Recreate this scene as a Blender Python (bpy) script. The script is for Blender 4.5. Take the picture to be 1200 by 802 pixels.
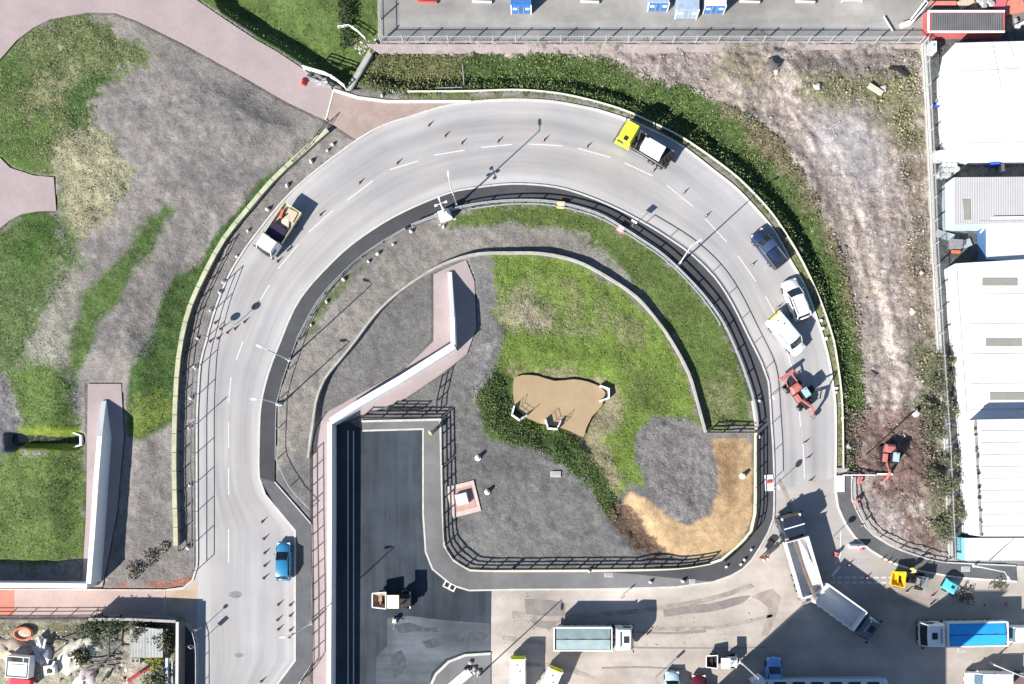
import bpy, bmesh, math, random
import numpy as np
from mathutils import Vector, Matrix
from mathutils.geometry import tessellate_polygon
random.seed(7); RNG = np.random.default_rng(11)
for o in list(bpy.data.objects): bpy.data.objects.remove(o)
SC = bpy.context.scene
# ---------------------------------------------------------------- camera, sky, sun, exposure
CAMH = 105.0
NX, NY = 634.0, 558.0                     # the spot straight below the drone
cam_d = bpy.data.cameras.new('camera'); cam = bpy.data.objects.new('camera', cam_d)
SC.collection.objects.link(cam); SC.camera = cam
cam.location = ((NX-600)*.1, -(NY-401)*.1, CAMH)
cam_d.sensor_width = 36; cam_d.lens = 36*CAMH/120.0
cam_d.shift_x = -(NX-600)/1200.0; cam_d.shift_y = (NY-401)/1200.0
cam_d.clip_start = 1; cam_d.clip_end = 8000
SUN_EL, SUN_DIR = 33.0, 42.5              # shadows run to the upper right
W = bpy.data.worlds.new('World'); SC.world = W; W.use_nodes = True
nt = W.node_tree; bg = nt.nodes['Background']
sky = nt.nodes.new('ShaderNodeTexSky'); sky.sky_type = 'NISHITA'; sky.sun_disc = False
sky.sun_elevation = math.radians(SUN_EL); sky.sun_rotation = math.radians(270-SUN_DIR)
sky.air_density = 1.0; sky.dust_density = 0.4; sky.ozone_density = 3.0
nt.links.new(sky.outputs[0], bg.inputs[0]); bg.inputs[1].default_value = 0.065
sl = bpy.data.lights.new('sun', 'SUN'); sl.energy = 5.0; sl.angle = math.radians(0.5); sl.color = (1.0, .95, .885)
so = bpy.data.objects.new('sun', sl); SC.collection.objects.link(so)
_a, _e = math.radians(SUN_DIR), math.radians(SUN_EL)
so.rotation_euler = Vector((math.cos(_a)*math.cos(_e), math.sin(_a)*math.cos(_e), -math.sin(_e))).to_track_quat('-Z', 'Y').to_euler()
so.location = (-40, -40, 60)
SC.view_settings.view_transform = 'Standard'; SC.view_settings.look = 'None'
SC.view_settings.gamma = 1; SC.view_settings.exposure = 0.97
SC.cycles.max_bounces = 5; SC.cycles.diffuse_bounces = 3

# ---------------------------------------------------------------- helpers
def P(px, py, h=0.0):
    """photo pixel of a point at height h -> world x, y"""
    gx, gy = (px-600)*.1, -(py-401)*.1
    if h:
        k = (CAMH-h)/CAMH; cx, cy = cam.location.x, cam.location.y
        gx, gy = cx+(gx-cx)*k, cy+(gy-cy)*k
    return (gx, gy)
def PP(pts, h=0.0): return [P(a, b, h) for a, b in pts]
def link(o): SC.collection.objects.link(o); return o
def tag(o, label=None, cat=None, group=None, kind=None):
    if label: o['label'] = label
    if cat: o['category'] = cat
    if group: o['group'] = group
    if kind: o['kind'] = kind
    return o
def thing(name, label, cat, loc=(0, 0, 0), rz=0.0, group=None):
    o = bpy.data.objects.new(name, None); link(o); o.empty_display_size = .3
    o.location = loc; o.rotation_euler = (0, 0, rz)
    return tag(o, label, cat, group)
def copy_thing(root, loc, rz, label, group=None, scale=None):
    r = root.copy(); link(r); r.location = loc; r.rotation_euler = (0, 0, rz); r['label'] = label
    if scale: r.scale = (scale,)*3
    if group: r['group'] = group
    def rec(a, b):
        for ch in list(a.children):
            c = ch.copy(); link(c); c.parent = b; rec(ch, c)
    rec(root, r); return r

class MB:
    def __init__(s): s.v = []; s.f = []
    def add(s, vs, fs):
        n = len(s.v); s.v += [tuple(v) for v in vs]; s.f += [tuple(i+n for i in f) for f in fs]; return s
    def box(s, c, d, rz=0.0, rx=0.0, ry=0.0):
        m = Matrix.Translation(c) @ Matrix.Rotation(rz, 4, 'Z') @ Matrix.Rotation(ry, 4, 'Y') @ Matrix.Rotation(rx, 4, 'X')
        vs = [m @ Vector((x*d[0]/2, y*d[1]/2, z*d[2]/2)) for x in (-1, 1) for y in (-1, 1) for z in (-1, 1)]
        return s.add(vs, [(0,1,3,2),(4,6,7,5),(0,4,5,1),(2,3,7,6),(0,2,6,4),(1,5,7,3)])
    def bar(s, a, b, w, h=None):
        a, b = Vector(a), Vector(b); d = b-a; L = d.length
        if L < 1e-5: return s
        h = h or w; q = d.to_track_quat('X', 'Z').to_matrix().to_4x4(); m = Matrix.Translation((a+b)/2) @ q
        vs = [m @ Vector((x*L/2, y*w/2, z*h/2)) for x in (-1, 1) for y in (-1, 1) for z in (-1, 1)]
        return s.add(vs, [(0,1,3,2),(4,6,7,5),(0,4,5,1),(2,3,7,6),(0,2,6,4),(1,5,7,3)])
    def tube(s, a, b, r0, r1=None, n=8, cap=True):
        a, b = Vector(a), Vector(b); r1 = r0 if r1 is None else r1
        q = (b-a).to_track_quat('Z', 'Y'); vs = []
        for c, r in ((a, r0), (b, r1)):
            for i in range(n):
                t = 2*math.pi*i/n; vs.append(c + q @ Vector((r*math.cos(t), r*math.sin(t), 0)))
        fs = [(i, (i+1) % n, n+(i+1) % n, n+i) for i in range(n)]
        if cap: fs += [tuple(range(n))[::-1], tuple(range(n, 2*n))]
        return s.add(vs, fs)
    def lathe(s, prof, c=(0, 0, 0), n=14, sx=1, sy=1):
        vs = []; k = len(prof)
        for r, z in prof:
            for i in range(n):
                t = 2*math.pi*i/n; vs.append((c[0]+sx*r*math.cos(t), c[1]+sy*r*math.sin(t), c[2]+z))
        fs = [(j*n+i, j*n+(i+1) % n, (j+1)*n+(i+1) % n, (j+1)*n+i) for j in range(k-1) for i in range(n)]
        fs += [tuple(range(n))[::-1], tuple(range((k-1)*n, k*n))]
        return s.add(vs, fs)
    def prism(s, poly, z0, z1):
        n = len(poly); a = sum(poly[i][0]*poly[(i+1) % n][1]-poly[(i+1) % n][0]*poly[i][1] for i in range(n))
        if a < 0: poly = poly[::-1]
        zz = z1 if isinstance(z1, (list, tuple)) else [z1]*n
        if a < 0 and isinstance(z1, (list, tuple)): zz = list(zz)[::-1]
        vs = [(x, y, z0) for x, y in poly] + [(p[0], p[1], z) for p, z in zip(poly, zz)]
        tri = tessellate_polygon([[Vector((x, y, 0)) for x, y in poly]])
        fs = [(i, (i+1) % n, n+(i+1) % n, n+i) for i in range(n)]
        for t in tri:
            t = list(t); A, B, C = (poly[i] for i in t)
            if (B[0]-A[0])*(C[1]-A[1])-(B[1]-A[1])*(C[0]-A[0]) < 0: t = t[::-1]
            fs.append(tuple(i+n for i in t))
        return s.add(vs, fs)
    def sheet(s, poly, z):
        tri = tessellate_polygon([[Vector((x, y, 0)) for x, y in poly]]); fs = []
        for t in tri:
            t = list(t); A, B, C = (poly[i] for i in t)
            if (B[0]-A[0])*(C[1]-A[1])-(B[1]-A[1])*(C[0]-A[0]) < 0: t = t[::-1]
            fs.append(tuple(t))
        return s.add([(x, y, z) for x, y in poly], fs)
    def ribbon(s, pts, w, z0, z1, side=0.0):
        """solid strip along pts; z1 a number or one per point; side shifts it sideways"""
        n = len(pts); zz = z1 if isinstance(z1, (list, tuple)) else [z1]*n
        nr = normals(pts); vs = []
        for (x, y), (ax, ay), z in zip(pts, nr, zz):
            for o in (side-w/2, side+w/2):
                vs.append((x+ax*o, y+ay*o, z0)); vs.append((x+ax*o, y+ay*o, z))
        fs = []
        for i in range(n-1):
            a, b = 4*i, 4*i+4
            fs += [(a+1, b+1, b+3, a+3), (a, b, b+1, a+1), (a+2, a+3, b+3, b+2), (a, a+2, b+2, b)]
        fs += [(0, 1, 3, 2), (4*n-4, 4*n-2, 4*n-1, 4*n-3)]
        return s.add(vs, fs)
    def loft(s, rings, cap=True):
        n = len(rings[0]); vs = [p for r in rings for p in r]
        fs = [(j*n+i, j*n+(i+1) % n, (j+1)*n+(i+1) % n, (j+1)*n+i) for j in range(len(rings)-1) for i in range(n)]
        if cap: fs += [tuple(range(n))[::-1], tuple(range((len(rings)-1)*n, len(rings)*n))]
        return s.add(vs, fs)
    def build(s, name, mat, parent=None, smooth=None, bevel=0.0, loc=None, fix=False):
        me = bpy.data.meshes.new(name); me.from_pydata(s.v, [], s.f); me.update()
        if fix:
            bm = bmesh.new(); bm.from_mesh(me); bmesh.ops.recalc_face_normals(bm, faces=bm.faces); bm.to_mesh(me); bm.free()
        if smooth is not None:
            me.shade_smooth(); me.set_sharp_from_angle(angle=math.radians(smooth))
        if mat: me.materials.append(mat)
        o = bpy.data.objects.new(name, me); link(o)
        if parent: o.parent = parent
        if loc: o.location = loc
        if bevel:
            b = o.modifiers.new('bevel', 'BEVEL'); b.width = bevel; b.segments = 2; b.limit_method = 'ANGLE'; b.angle_limit = math.radians(40)
        return o
def normals(pts):
    n = len(pts); out = []
    for i in range(n):
        a, b, c = pts[max(i-1, 0)], pts[i], pts[min(i+1, n-1)]
        d1 = Vector((b[0]-a[0], b[1]-a[1])); d2 = Vector((c[0]-b[0], c[1]-b[1]))
        d1 = d1.normalized() if d1.length > 1e-9 else d2.normalized(); d2 = d2.normalized() if d2.length > 1e-9 else d1
        t = (d1+d2); t = t.normalized() if t.length > 1e-6 else d1
        k = 1/max(.5, t.dot(d1)); out.append((-t.y*k, t.x*k))
    return out
def smooth_line(pts, step=1.0, closed=False):
    """Catmull-Rom through the points, in world metres"""
    out = []; n = len(pts)
    for i in range(n-1):
        p0, p1, p2, p3 = (Vector(pts[max(i-1, 0)]), Vector(pts[i]), Vector(pts[i+1]), Vector(pts[min(i+2, n-1)]))
        L = (p2-p1).length; k = max(1, int(L/step))
        for j in range(k):
            t = j/k
            q = .5*((2*p1)+(p2-p0)*t+(2*p0-5*p1+4*p2-p3)*t*t+(3*p1-p0-3*p2+p3)*t**3); out.append((q.x, q.y))
    out.append(tuple(pts[-1])); return out
def resample(pts, n=None, step=None):
    d = [0.0]
    for a, b in zip(pts, pts[1:]): d.append(d[-1]+math.hypot(b[0]-a[0], b[1]-a[1]))
    if n is None: n = max(2, int(round(d[-1]/step))+1)
    t = np.linspace(0, d[-1], n)
    return list(zip(np.interp(t, d, [p[0] for p in pts]).tolist(), np.interp(t, d, [p[1] for p in pts]).tolist()))
def length(pts): return sum(math.hypot(b[0]-a[0], b[1]-a[1]) for a, b in zip(pts, pts[1:]))

# ---------------------------------------------------------------- materials
MATS = {}
def mat(name, col, rough=.85, var=.12, scale=2.0, bump=.0, metal=0.0, spec=.5, fine=0.0, coat=0.0, bscale=None):
    if name in MATS: return MATS[name]
    m = bpy.data.materials.new(name); m.use_nodes = True; t = m.node_tree; N = t.nodes; L = t.links
    b = N['Principled BSDF']; b.inputs['Roughness'].default_value = rough; b.inputs['Metallic'].default_value = metal
    b.inputs['Specular IOR Level'].default_value = spec; b.inputs['Coat Weight'].default_value = coat
    tc = N.new('ShaderNodeTexCoord')
    src = None
    n1 = N.new('ShaderNodeTexNoise'); n1.inputs['Scale'].default_value = scale; n1.inputs['Detail'].default_value = 8
    n1.inputs['Roughness'].default_value = .65
    L.new(tc.outputs['Object'], n1.inputs['Vector'])
    r = N.new('ShaderNodeMapRange'); r.inputs[1].default_value = .3; r.inputs[2].default_value = .7
    r.inputs[3].default_value = 1-var; r.inputs[4].default_value = 1+var
    L.new(n1.outputs[0], r.inputs[0]); src = r.outputs[0]
    if fine:
        n2 = N.new('ShaderNodeTexNoise'); n2.inputs['Scale'].default_value = scale*9; n2.inputs['Detail'].default_value = 5
        n2.inputs['Roughness'].default_value = .75
        L.new(tc.outputs['Object'], n2.inputs['Vector'])
        r2 = N.new('ShaderNodeMapRange'); r2.inputs[1].default_value = .3; r2.inputs[2].default_value = .7
        r2.inputs[3].default_value = 1-fine; r2.inputs[4].default_value = 1+fine
        L.new(n2.outputs[0], r2.inputs[0])
        mm = N.new('ShaderNodeMath'); mm.operation = 'MULTIPLY'; L.new(src, mm.inputs[0]); L.new(r2.outputs[0], mm.inputs[1]); src = mm.outputs[0]
    vm = N.new('ShaderNodeVectorMath'); vm.operation = 'SCALE'; vm.inputs[0].default_value = col; L.new(src, vm.inputs['Scale'])
    L.new(vm.outputs[0], b.inputs['Base Color'])
    if bump:
        n3 = N.new('ShaderNodeTexNoise'); n3.inputs['Scale'].default_value = bscale or scale*4; n3.inputs['Detail'].default_value = 6
        L.new(tc.outputs['Object'], n3.inputs['Vector'])
        bp = N.new('ShaderNodeBump'); bp.inputs['Strength'].default_value = bump; bp.inputs['Distance'].default_value = .1
        L.new(n3.outputs[0], bp.inputs['Height']); L.new(bp.outputs[0], b.inputs['Normal'])
    MATS[name] = m; m['t'] = 1; return m
def stripes(m, scale, amt, axis='X', soft=True):
    """corrugation bump across an axis"""
    t = m.node_tree; N = t.nodes; L = t.links; b = N['Principled BSDF']
    tc = N.new('ShaderNodeTexCoord'); w = N.new('ShaderNodeTexWave'); w.bands_direction = axis; w.inputs['Scale'].default_value = scale
    w.inputs['Distortion'].default_value = 0.065
    L.new(tc.outputs['Object'], w.inputs['Vector'])
    bp = N.new('ShaderNodeBump'); bp.inputs['Strength'].default_value = amt; bp.inputs['Distance'].default_value = .06
    L.new(w.outputs[0], bp.inputs['Height']); L.new(bp.outputs[0], b.inputs['Normal']); return m

m_kerb = mat('kerb_concrete', (.5, .49, .46), var=.15, scale=1.5, fine=.1)
m_wall = mat('white_render', (.78, .78, .78), var=.05, scale=.6, fine=.04)
m_conc = mat('concrete', (.34, .33, .31), var=.2, scale=.8, fine=.15, bump=.2)
m_galv = mat('galvanised', (.50, .52, .53), rough=.45, var=.1, metal=.4)
m_black = mat('black_metal', (.012, .012, .015), rough=.5, var=.2)
m_tyre = mat('tyre', (.015, .015, .016), rough=.9, var=.2, scale=8)
m_rim = mat('rim', (.35, .35, .36), rough=.4, metal=.6)
m_glass = mat('dark_glass', (.012, .02, .028), rough=.08, var=.1, spec=.8)
m_glassb = mat('blue_glass', (.10, .17, .22), rough=.12, var=.2, spec=.9, scale=4)
m_white = mat('white_paint', (.80, .80, .79), rough=.4, var=.05, scale=1.5, coat=.2)
m_dark = mat('dark_chassis', (.02, .02, .022), rough=.7, var=.35, scale=4, fine=.3)
m_orange = mat('orange_plastic', (.58, .15, .07), rough=.6, var=.15)
m_red = mat('red_paint', (.62, .07, .055), rough=.5, var=.2, scale=3)
m_yellow = mat('yellow_paint', (.80, .50, .02), rough=.45, var=.12, scale=3)
m_lime = mat('fluorescent_yellow', (.72, .80, .05), rough=.5, var=.1, scale=3)
m_steel = mat('worn_steel', (.30, .30, .31), rough=.5, var=.3, scale=3, metal=.3, fine=.2)
m_lamp = mat('lamp_grey', (.55, .56, .57), rough=.5, var=.05)
m_light = mat('light_lens', (.7, .7, .68), rough=.2)
m_tail = mat('red_lens', (.35, .01, .01), rough=.25)
# ================================================================ HARD SURFACES
outer_kerb = [(231,900),(231,802),(231,745)]            # lower left, up to the side path
outer_kerb2 = [(195,691.5),(215,689),(226,680),(231,664),(231,602),(231,500),(232.5,462),(235,427),(242,400),(250,370),(265,330),(282,300),(300,275),(335,232),(372,199),(420,163.5),(450,147),(485,135.5),(517,125.5),(550,120),(600,117),(650,119.5),(700,129),(740,142),(775,158),(800,172),(835,199),(865,223),(900,261),(915,284),(927,307),(942,333),(955,367),(966,400),(972,425),(976,450),(979,475),(979.5,520),(979,560),(979.5,578),(982,594),(992,616),(1002,630),(1020,645),(1040,657),(1068,667),(1100,673),(1125,677),(1191,681.5)]
inner_kerb = [(325,802),(346,774),(346,622),(326,598),(311,580),(304,560),(304,512),(306,475),(315,437),(331,395),(345,362),(362,337),(387,310),(412,287),(450,261),(487,242),(525,227),(550,221.5),(600,216),(650,219.5),(687,230),(725,246),(762,266),(787,282),(812,300),(837,325),(857,355),(877,395),(892,425),(900,447),(904,500),(906,530),(907,575),(906,608),(900,624),(890,642),(880,657),(870,667),(856,675),(836,682),(792,688),(700,690.5),(600,691),(550,692),(530,686),(507,667),(499,647),(496,602),(496,503),(425,505)]
foot_inner = [(350,802),(367,776),(365.5,615),(350,597),(322,565),(324,475),(332,445),(350,395),(375,350),(407,315),(437,290),(475,267),(520,250),(550,241),(600,235),(650,237),(700,250),(725,264),(750,280),(775,297),(800,320),(825,347),(845,375),(857,400),(870,432),(882,470),(886,500),(885.5,508),(884.5,602),(880,622),(862,642),(845,656),(812,664),(750,668),(600,669),(550,668),(532,657),(521,640),(519,602),(516,492),(424,494)]
def sm(pts, step=1.2): return smooth_line(PP(pts), step)
OK2 = sm(outer_kerb2[3:], 1.0); IKa = sm(inner_kerb[3:39], 1.0)
FIa = sm(foot_inner[2:26], 1.0)
# road-bend ribbon with a coordinate running along it (the wear runs with the traffic)
def road_ribbon(name, A, B, n, z, material, nx=14):
    a, b = resample(A, n), resample(B, n); vs = []; fs = []; uv = []
    L = length(A)
    for i in range(n):
        for j in range(nx+1):
            t = j/nx; vs.append((a[i][0]*(1-t)+b[i][0]*t, a[i][1]*(1-t)+b[i][1]*t, z)); uv.append((t, i/(n-1)*L))
    for i in range(n-1):
        for j in range(nx):
            p = i*(nx+1)+j; fs.append((p, p+1, p+nx+2, p+nx+1))
    me = bpy.data.meshes.new(name); me.from_pydata(vs, [], fs); me.update()
    if sum(p.normal.z for p in me.polygons) < 0: me.flip_normals()
    u = me.uv_layers.new(name='along')
    for lp in me.loops: u.data[lp.index].uv = uv[lp.vertex_index]
    me.materials.append(material); o = bpy.data.objects.new(name, me); link(o); return o
def road_mat(name, col, use_uv=True, streak=.10, blotch=.08, warm=(.30,.27,.24), warmamt=0.0, vert=False):
    m = bpy.data.materials.new(name); m.use_nodes = True; t = m.node_tree; N = t.nodes; L = t.links; b = N['Principled BSDF']
    b.inputs['Roughness'].default_value = .9; b.inputs['Specular IOR Level'].default_value = .25
    tc = N.new('ShaderNodeTexCoord')
    mp = N.new('ShaderNodeMapping'); mp.inputs['Scale'].default_value = (9, .035, 1) if use_uv else ((.9, .06, 1) if vert else (.05, .5, 1))
    L.new(tc.outputs['UV' if use_uv else 'Object'], mp.inputs['Vector'])
    def noise(sc, det, vec, lo, hi, rough=.6):
        n = N.new('ShaderNodeTexNoise'); n.inputs['Scale'].default_value = sc; n.inputs['Detail'].default_value = det; n.inputs['Roughness'].default_value = rough
        L.new(vec, n.inputs['Vector']); r = N.new('ShaderNodeMapRange'); r.inputs[1].default_value = .32; r.inputs[2].default_value = .68
        r.inputs[3].default_value = lo; r.inputs[4].default_value = hi; L.new(n.outputs[0], r.inputs[0]); return r.outputs[0]
    def mul(a, c):
        q = N.new('ShaderNodeMath'); q.operation = 'MULTIPLY'; L.new(a, q.inputs[0]); L.new(c, q.inputs[1]); return q.outputs[0]
    s1 = noise(1.0, 3, mp.outputs[0], 1-streak, 1+streak)
    s2 = noise(.09, 6, tc.outputs['Object'], 1-blotch, 1+blotch)
    s3 = noise(7, 6, tc.outputs['Object'], .94, 1.06, .8)
    v = mul(mul(s1, s2), s3)
    if use_uv:
        sx = N.new('ShaderNodeSeparateXYZ'); L.new(tc.outputs['UV'], sx.inputs[0]); cr = N.new('ShaderNodeValToRGB'); L.new(sx.outputs[0], cr.inputs[0])
        el = cr.color_ramp.elements; el[0].position = 0; el[0].color = (1.16,)*3+(1,); el[1].position = 1; el[1].color = (1.10,)*3+(1,)
        for p_, c_ in ((.10,1.10),(.22,.97),(.34,.93),(.46,.99),(.58,1.02),(.70,.94),(.82,1.0),(.92,1.12)):
            e_ = el.new(p_); e_.color = (c_,)*3+(1,)
        v = mul(v, cr.outputs[0])
    if blotch > .2:
        d1 = noise(.22, 9, tc.outputs['Object'], .72, 1.0, .78); v = mul(v, d1)
    mixw = N.new('ShaderNodeMix'); mixw.data_type = 'RGBA'; mixw.inputs['A'].default_value = (*col, 1); mixw.inputs['B'].default_value = (*warm, 1)
    wv = noise(.06, 5, tc.outputs['Object'], 0, warmamt); L.new(wv, mixw.inputs['Factor'])
    vm = N.new('ShaderNodeVectorMath'); vm.operation = 'SCALE'; L.new(mixw.outputs['Result'], vm.inputs[0]); L.new(v, vm.inputs['Scale'])
    L.new(vm.outputs[0], b.inputs['Base Color'])
    n3 = N.new('ShaderNodeTexNoise'); n3.inputs['Scale'].default_value = 12; n3.inputs['Detail'].default_value = 4; L.new(tc.outputs['Object'], n3.inputs['Vector'])
    bp = N.new('ShaderNodeBump'); bp.inputs['Strength'].default_value = .15; bp.inputs['Distance'].default_value = .05
    L.new(n3.outputs[0], bp.inputs['Height']); L.new(bp.outputs[0], b.inputs['Normal']); return m
rm_bend = road_mat('road_bend', (.305,.303,.31), True, .12, .10, (.41,.39,.37), .8)
rm_yard = road_mat('road_yard', (.50,.455,.415), False, .10, .26, (.38,.33,.285), .9)
rm_foot = road_mat('footway_asphalt', (.066,.068,.075), False, .05, .22, (.10,.10,.105), .5)
rm_new = road_mat('new_asphalt', (.034,.044,.058), False, .25, .35, (.085,.10,.12), .7, vert=True)
rm_pave = road_mat('grey_footway', (.17,.17,.172), False, .05, .25, (.24,.235,.23), .8)
m_pink = mat('pink_paving', (.335,.275,.275), var=.12, scale=.25, fine=.07)
m_apron = mat('tan_apron', (.33,.25,.22), var=.18, scale=.5, fine=.15)
m_slab = mat('pink_slab', (.40,.30,.265), var=.10, scale=.4, fine=.08)
HARD = []          # world polygons the natural ground keeps clear of
def struct(o, name=None): o['kind'] = 'structure'; return o
# bend
def road_pts(segs):
    A, B = [], []
    for a, b, n in segs:
        ra, rb = resample(a, n), resample(b, n)
        A += ra if not A else ra[1:]; B += rb if not B else rb[1:]
    return A, B
sO = sm(outer_kerb2[5:31], 1.0); sI = sm(inner_kerb[5:34], 1.0)
RA, RB = road_pts([(PP([(231,960),(231,802)]), PP([(325,960),(325,802)]), 12), (PP([(231,802),(231,774)]), PP([(325,802),(346,774)]), 5), (PP([(231,774),(231,622)]), PP([(346,774),(346,622)]), 16),
  (PP([(231,622),(231,602),(231,580)]), PP([(346,622),(326,598),(311,580)]), 7), (PP([(231,580),(231,560)]), PP([(311,580),(304,560)]), 4)])
bO = smooth_line(PP([(231,560),(231,500)]+outer_kerb2[7:outer_kerb2.index((979,560))+1]), 1.0); bI = smooth_line(PP(inner_kerb[5:inner_kerb.index((907,575))+1]), 1.0)
ra, rb = resample(bO, 240), resample(bI, 240); RA += ra[1:]; RB += rb[1:]
def ribbon_from(name, A, B, z, material, nx=14):
    vs, uv, fs, s = [], [], [], 0.0
    for i, (p, q) in enumerate(zip(A, B)):
        if i: s += .5*(math.hypot(p[0]-A[i-1][0], p[1]-A[i-1][1])+math.hypot(q[0]-B[i-1][0], q[1]-B[i-1][1]))
        for j in range(nx+1): t = j/nx; vs.append((p[0]*(1-t)+q[0]*t, p[1]*(1-t)+q[1]*t, z)); uv.append((t, s))
    for i in range(len(A)-1):
        for j in range(nx): k = i*(nx+1)+j; fs.append((k, k+1, k+nx+2, k+nx+1))
    me = bpy.data.meshes.new(name); me.from_pydata(vs, [], fs); me.update()
    if sum(p.normal.z for p in me.polygons) < 0: me.flip_normals()
    u = me.uv_layers.new(name='along')
    for lp in me.loops: u.data[lp.index].uv = uv[lp.vertex_index]
    me.materials.append(material); return link(bpy.data.objects.new(name, me))
road = struct(ribbon_from('road', RA, RB, 0.0, rm_bend)); HARD.append(RA+RB[::-1])
cp = PP([(231.5,660),(231,664),(226,680),(215,689),(195,691.5),(193,722),(205,724),(220,732),(229,742),(231,755),(231.5,760)])
o = MB().sheet(cp, -.002).build('road', road_mat('road_corner', (.37,.34,.315), False, .06, .2, (.40,.33,.27), .9)); struct(o); HARD.append(cp)
# yard road and junction
yardp = PP([(979.5,540),(979.5,578),(982,594),(992,616),(1002,630),(1020,645),(1040,657),(1068,667),(1100,673),(1125,677),(1191,681.5),(1191,663),(1420,668),(1420,1100),(575,1100),(575,691),(600,691),(700,690.5),(792,688),(836,682),(856,675),(870,667),(880,657),(890,642),(900,624),(906,608),(907,560)])
o = MB().sheet(yardp, -.008).build('road', rm_yard); struct(o); HARD.append(yardp)
jp = PP([(979,559),(979.5,578),(982,594),(992,616),(1002,630),(1020,645),(1040,657),(1068,667),(1040,690),(1000,690),(960,668),(930,662),(905,650),(893,640),(900,624),(906,608),(907,574)])
struct(MB().sheet(jp, -.004).build('road', road_mat('road_junction', (.375,.36,.345), False, .10, .14, (.32,.29,.265), .9)))
# new black asphalt beside the long white wall
newp = PP([(400,490),(425,505),(496,503),(496,602),(499,647),(507,667),(530,686),(550,692),(576,692),(575,765),(545,767),(525,775),(510,790),(504,805),(500,830),(500,1000),(388,1000),(388,492)])
o = MB().sheet(newp, 0.0).build('road', rm_new); struct(o); HARD.append(newp)
patch = PP([(454,724),(480,722),(520,727),(574,731),(574,762),(545,764),(522,772),(506,788),(498,830),(470,830),(440,800),(441,770),(454,757)])
for q_ in ([(462,733),(480,730),(500,736),(520,734),(516,741),(490,740),(468,742)], [(535,745),(560,740),(572,746),(560,752),(540,752)], [(458,770),(470,762),(476,780),(462,795)], [(495,752),(515,748),(518,756),(500,760)]):
    struct(MB().sheet(sm(q_+[q_[0]], .6)[:-1], .009).build('road_stain', mat('roller_smear', (.055,.062,.075), var=.5, scale=1.5, fine=.4)))
struct(MB().sheet(patch, 0.005).build('road', road_mat('asphalt_patch', (.125,.14,.16), False, .25, .45, (.055,.065,.08), .95)))
# footway ring


def ring(a_px, b_px, name, m, z0=-.1, z1=.10, step=1.2, smooth_it=True):
    A = sm(a_px, step) if smooth_it else PP(a_px); B = sm(b_px, step) if smooth_it else PP(b_px)
    poly = A+B[::-1]; HARD.append(poly)
    return struct(MB().prism(poly, z0, z1).build(name, m))
fl_a = [(325,900),(325,802),(346,774),(346,622),(326,598),(304,560)]; fl_b = [(350,900),(350,802),(367,776),(365.5,615),(350,597),(322,565)]
ring(fl_a, fl_b, 'footway', mat('footway_plain', (.10,.102,.11), var=.2, scale=.5, fine=.12), smooth_it=False)
ring(inner_kerb[5:30], [(322,565)]+foot_inner[5:26], 'footway', rm_foot)
ring(inner_kerb[29:40], foot_inner[25:33]+[(700,669)], 'footway', rm_foot)
ring(inner_kerb[39:]+[], [(700,669)]+foot_inner[33:], 'footway', rm_pave, smooth_it=False)
br_a = [(979.5,560),(979.5,578),(982,594),(992,616),(1002,630),(1020,645),(1040,657),(1068,667),(1100,673),(1125,677),(1191,681.5)]
br_b = [(998,556),(998,586),(1006,604),(1014,618),(1024,628),(1040,638),(1055,645),(1070,650),(1085,655),(1105,659),(1190,663)]
ring(br_a, br_b, 'footway', mat('footway_mid', (.095,.095,.10), var=.25, scale=.4, fine=.15))
lc = PP([(575,766),(545,768),(526,775.5),(511,790),(504,805),(500,830),(500,1000),(575,1000)])
struct(MB().prism(lc, -.1, .10).build('footway', rm_pave)); HARD.append(lc)
# dark side footway, bottom left corner
dl = PP([(130,722.5),(205,722.5),(219,730),(228,740),(231,753),(231,1000),(209,1000),(209,728),(130,728)])
struct(MB().prism(dl, -.1, .08).build('footway', rm_foot)); HARD.append(dl)
# kerbs
def kerb(pts, w=.22, z=.125, m=m_kerb, name='kerb'):
    return struct(MB().ribbon(pts, w, -.08, z).build(name, m))
m_kerbw = mat('pale_kerb', (.62,.61,.55), var=.12, scale=1.2, fine=.08)
kerb(sm(outer_kerb2[22:]), .18, .13, m_kerbw); kerb(sm(outer_kerb2[:23]), .20, .125)
kerb(PP([(231,960),(231,753),(228,741),(219,731),(205,723.5),(128,722)]), .15, .12)
kerb(PP([(325,900),(325,802),(346,774),(346,622),(326,598),(311,580)]), .22, .125)
kerb(sm([(311,580)]+inner_kerb[5:38]), .20, .125)
kerb(PP(inner_kerb[37:]), .2, .125)
kerb(sm(foot_inner[25:36]), .30, .16, mat('cream_kerb', (.60,.57,.44), var=.12, scale=1.5)); kerb(PP(foot_inner[35:]), .25, .15)
kerb(PP(fl_b[1:]), .12, .13)
kerb(PP([(575,766),(545,768),(526,775.5),(511,790),(504,805),(500,830)]), .3, .13)
kerb(sm(br_b), .14, .14)
# paths of pink block paving
def flat(poly_px, name, m, z, keep=True):
    w = PP(poly_px)
    if keep: HARD.append(w)
    return struct(MB().prism(w, -.12, z).build(name, m))
flat([(0,70),(20,47),(40,32),(60,22),(105,14),(135,15),(160,24),(215,51),(280,87),(337,120),(382,141),(391,106),(355,81),(325,61),(300,47),(262,22),(230,0),(190,-60),(-60,-60),(-60,130)], 'path', m_pink, .03)
flat([(-60,185),(0,185),(12,197),(40,206),(63,208),(66,247),(45,247.5),(25,251),(12,258),(0,268),(-60,300)], 'path', m_pink, .03)
flat([(103,450),(142,450),(145,512),(137,600),(120,688),(96,688),(101,602)], 'path', m_pink, .02)
flat([(508,322),(528,312),(546,305),(556,330),(558,385),(547,415),(515,440),(475,467),(450,478),(425,486),(400,496),(384,500),(384,900),(367,900),(367,520),(372,500),(385,482),(475,432),(508,400)], 'path', m_pink, .02)
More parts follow.
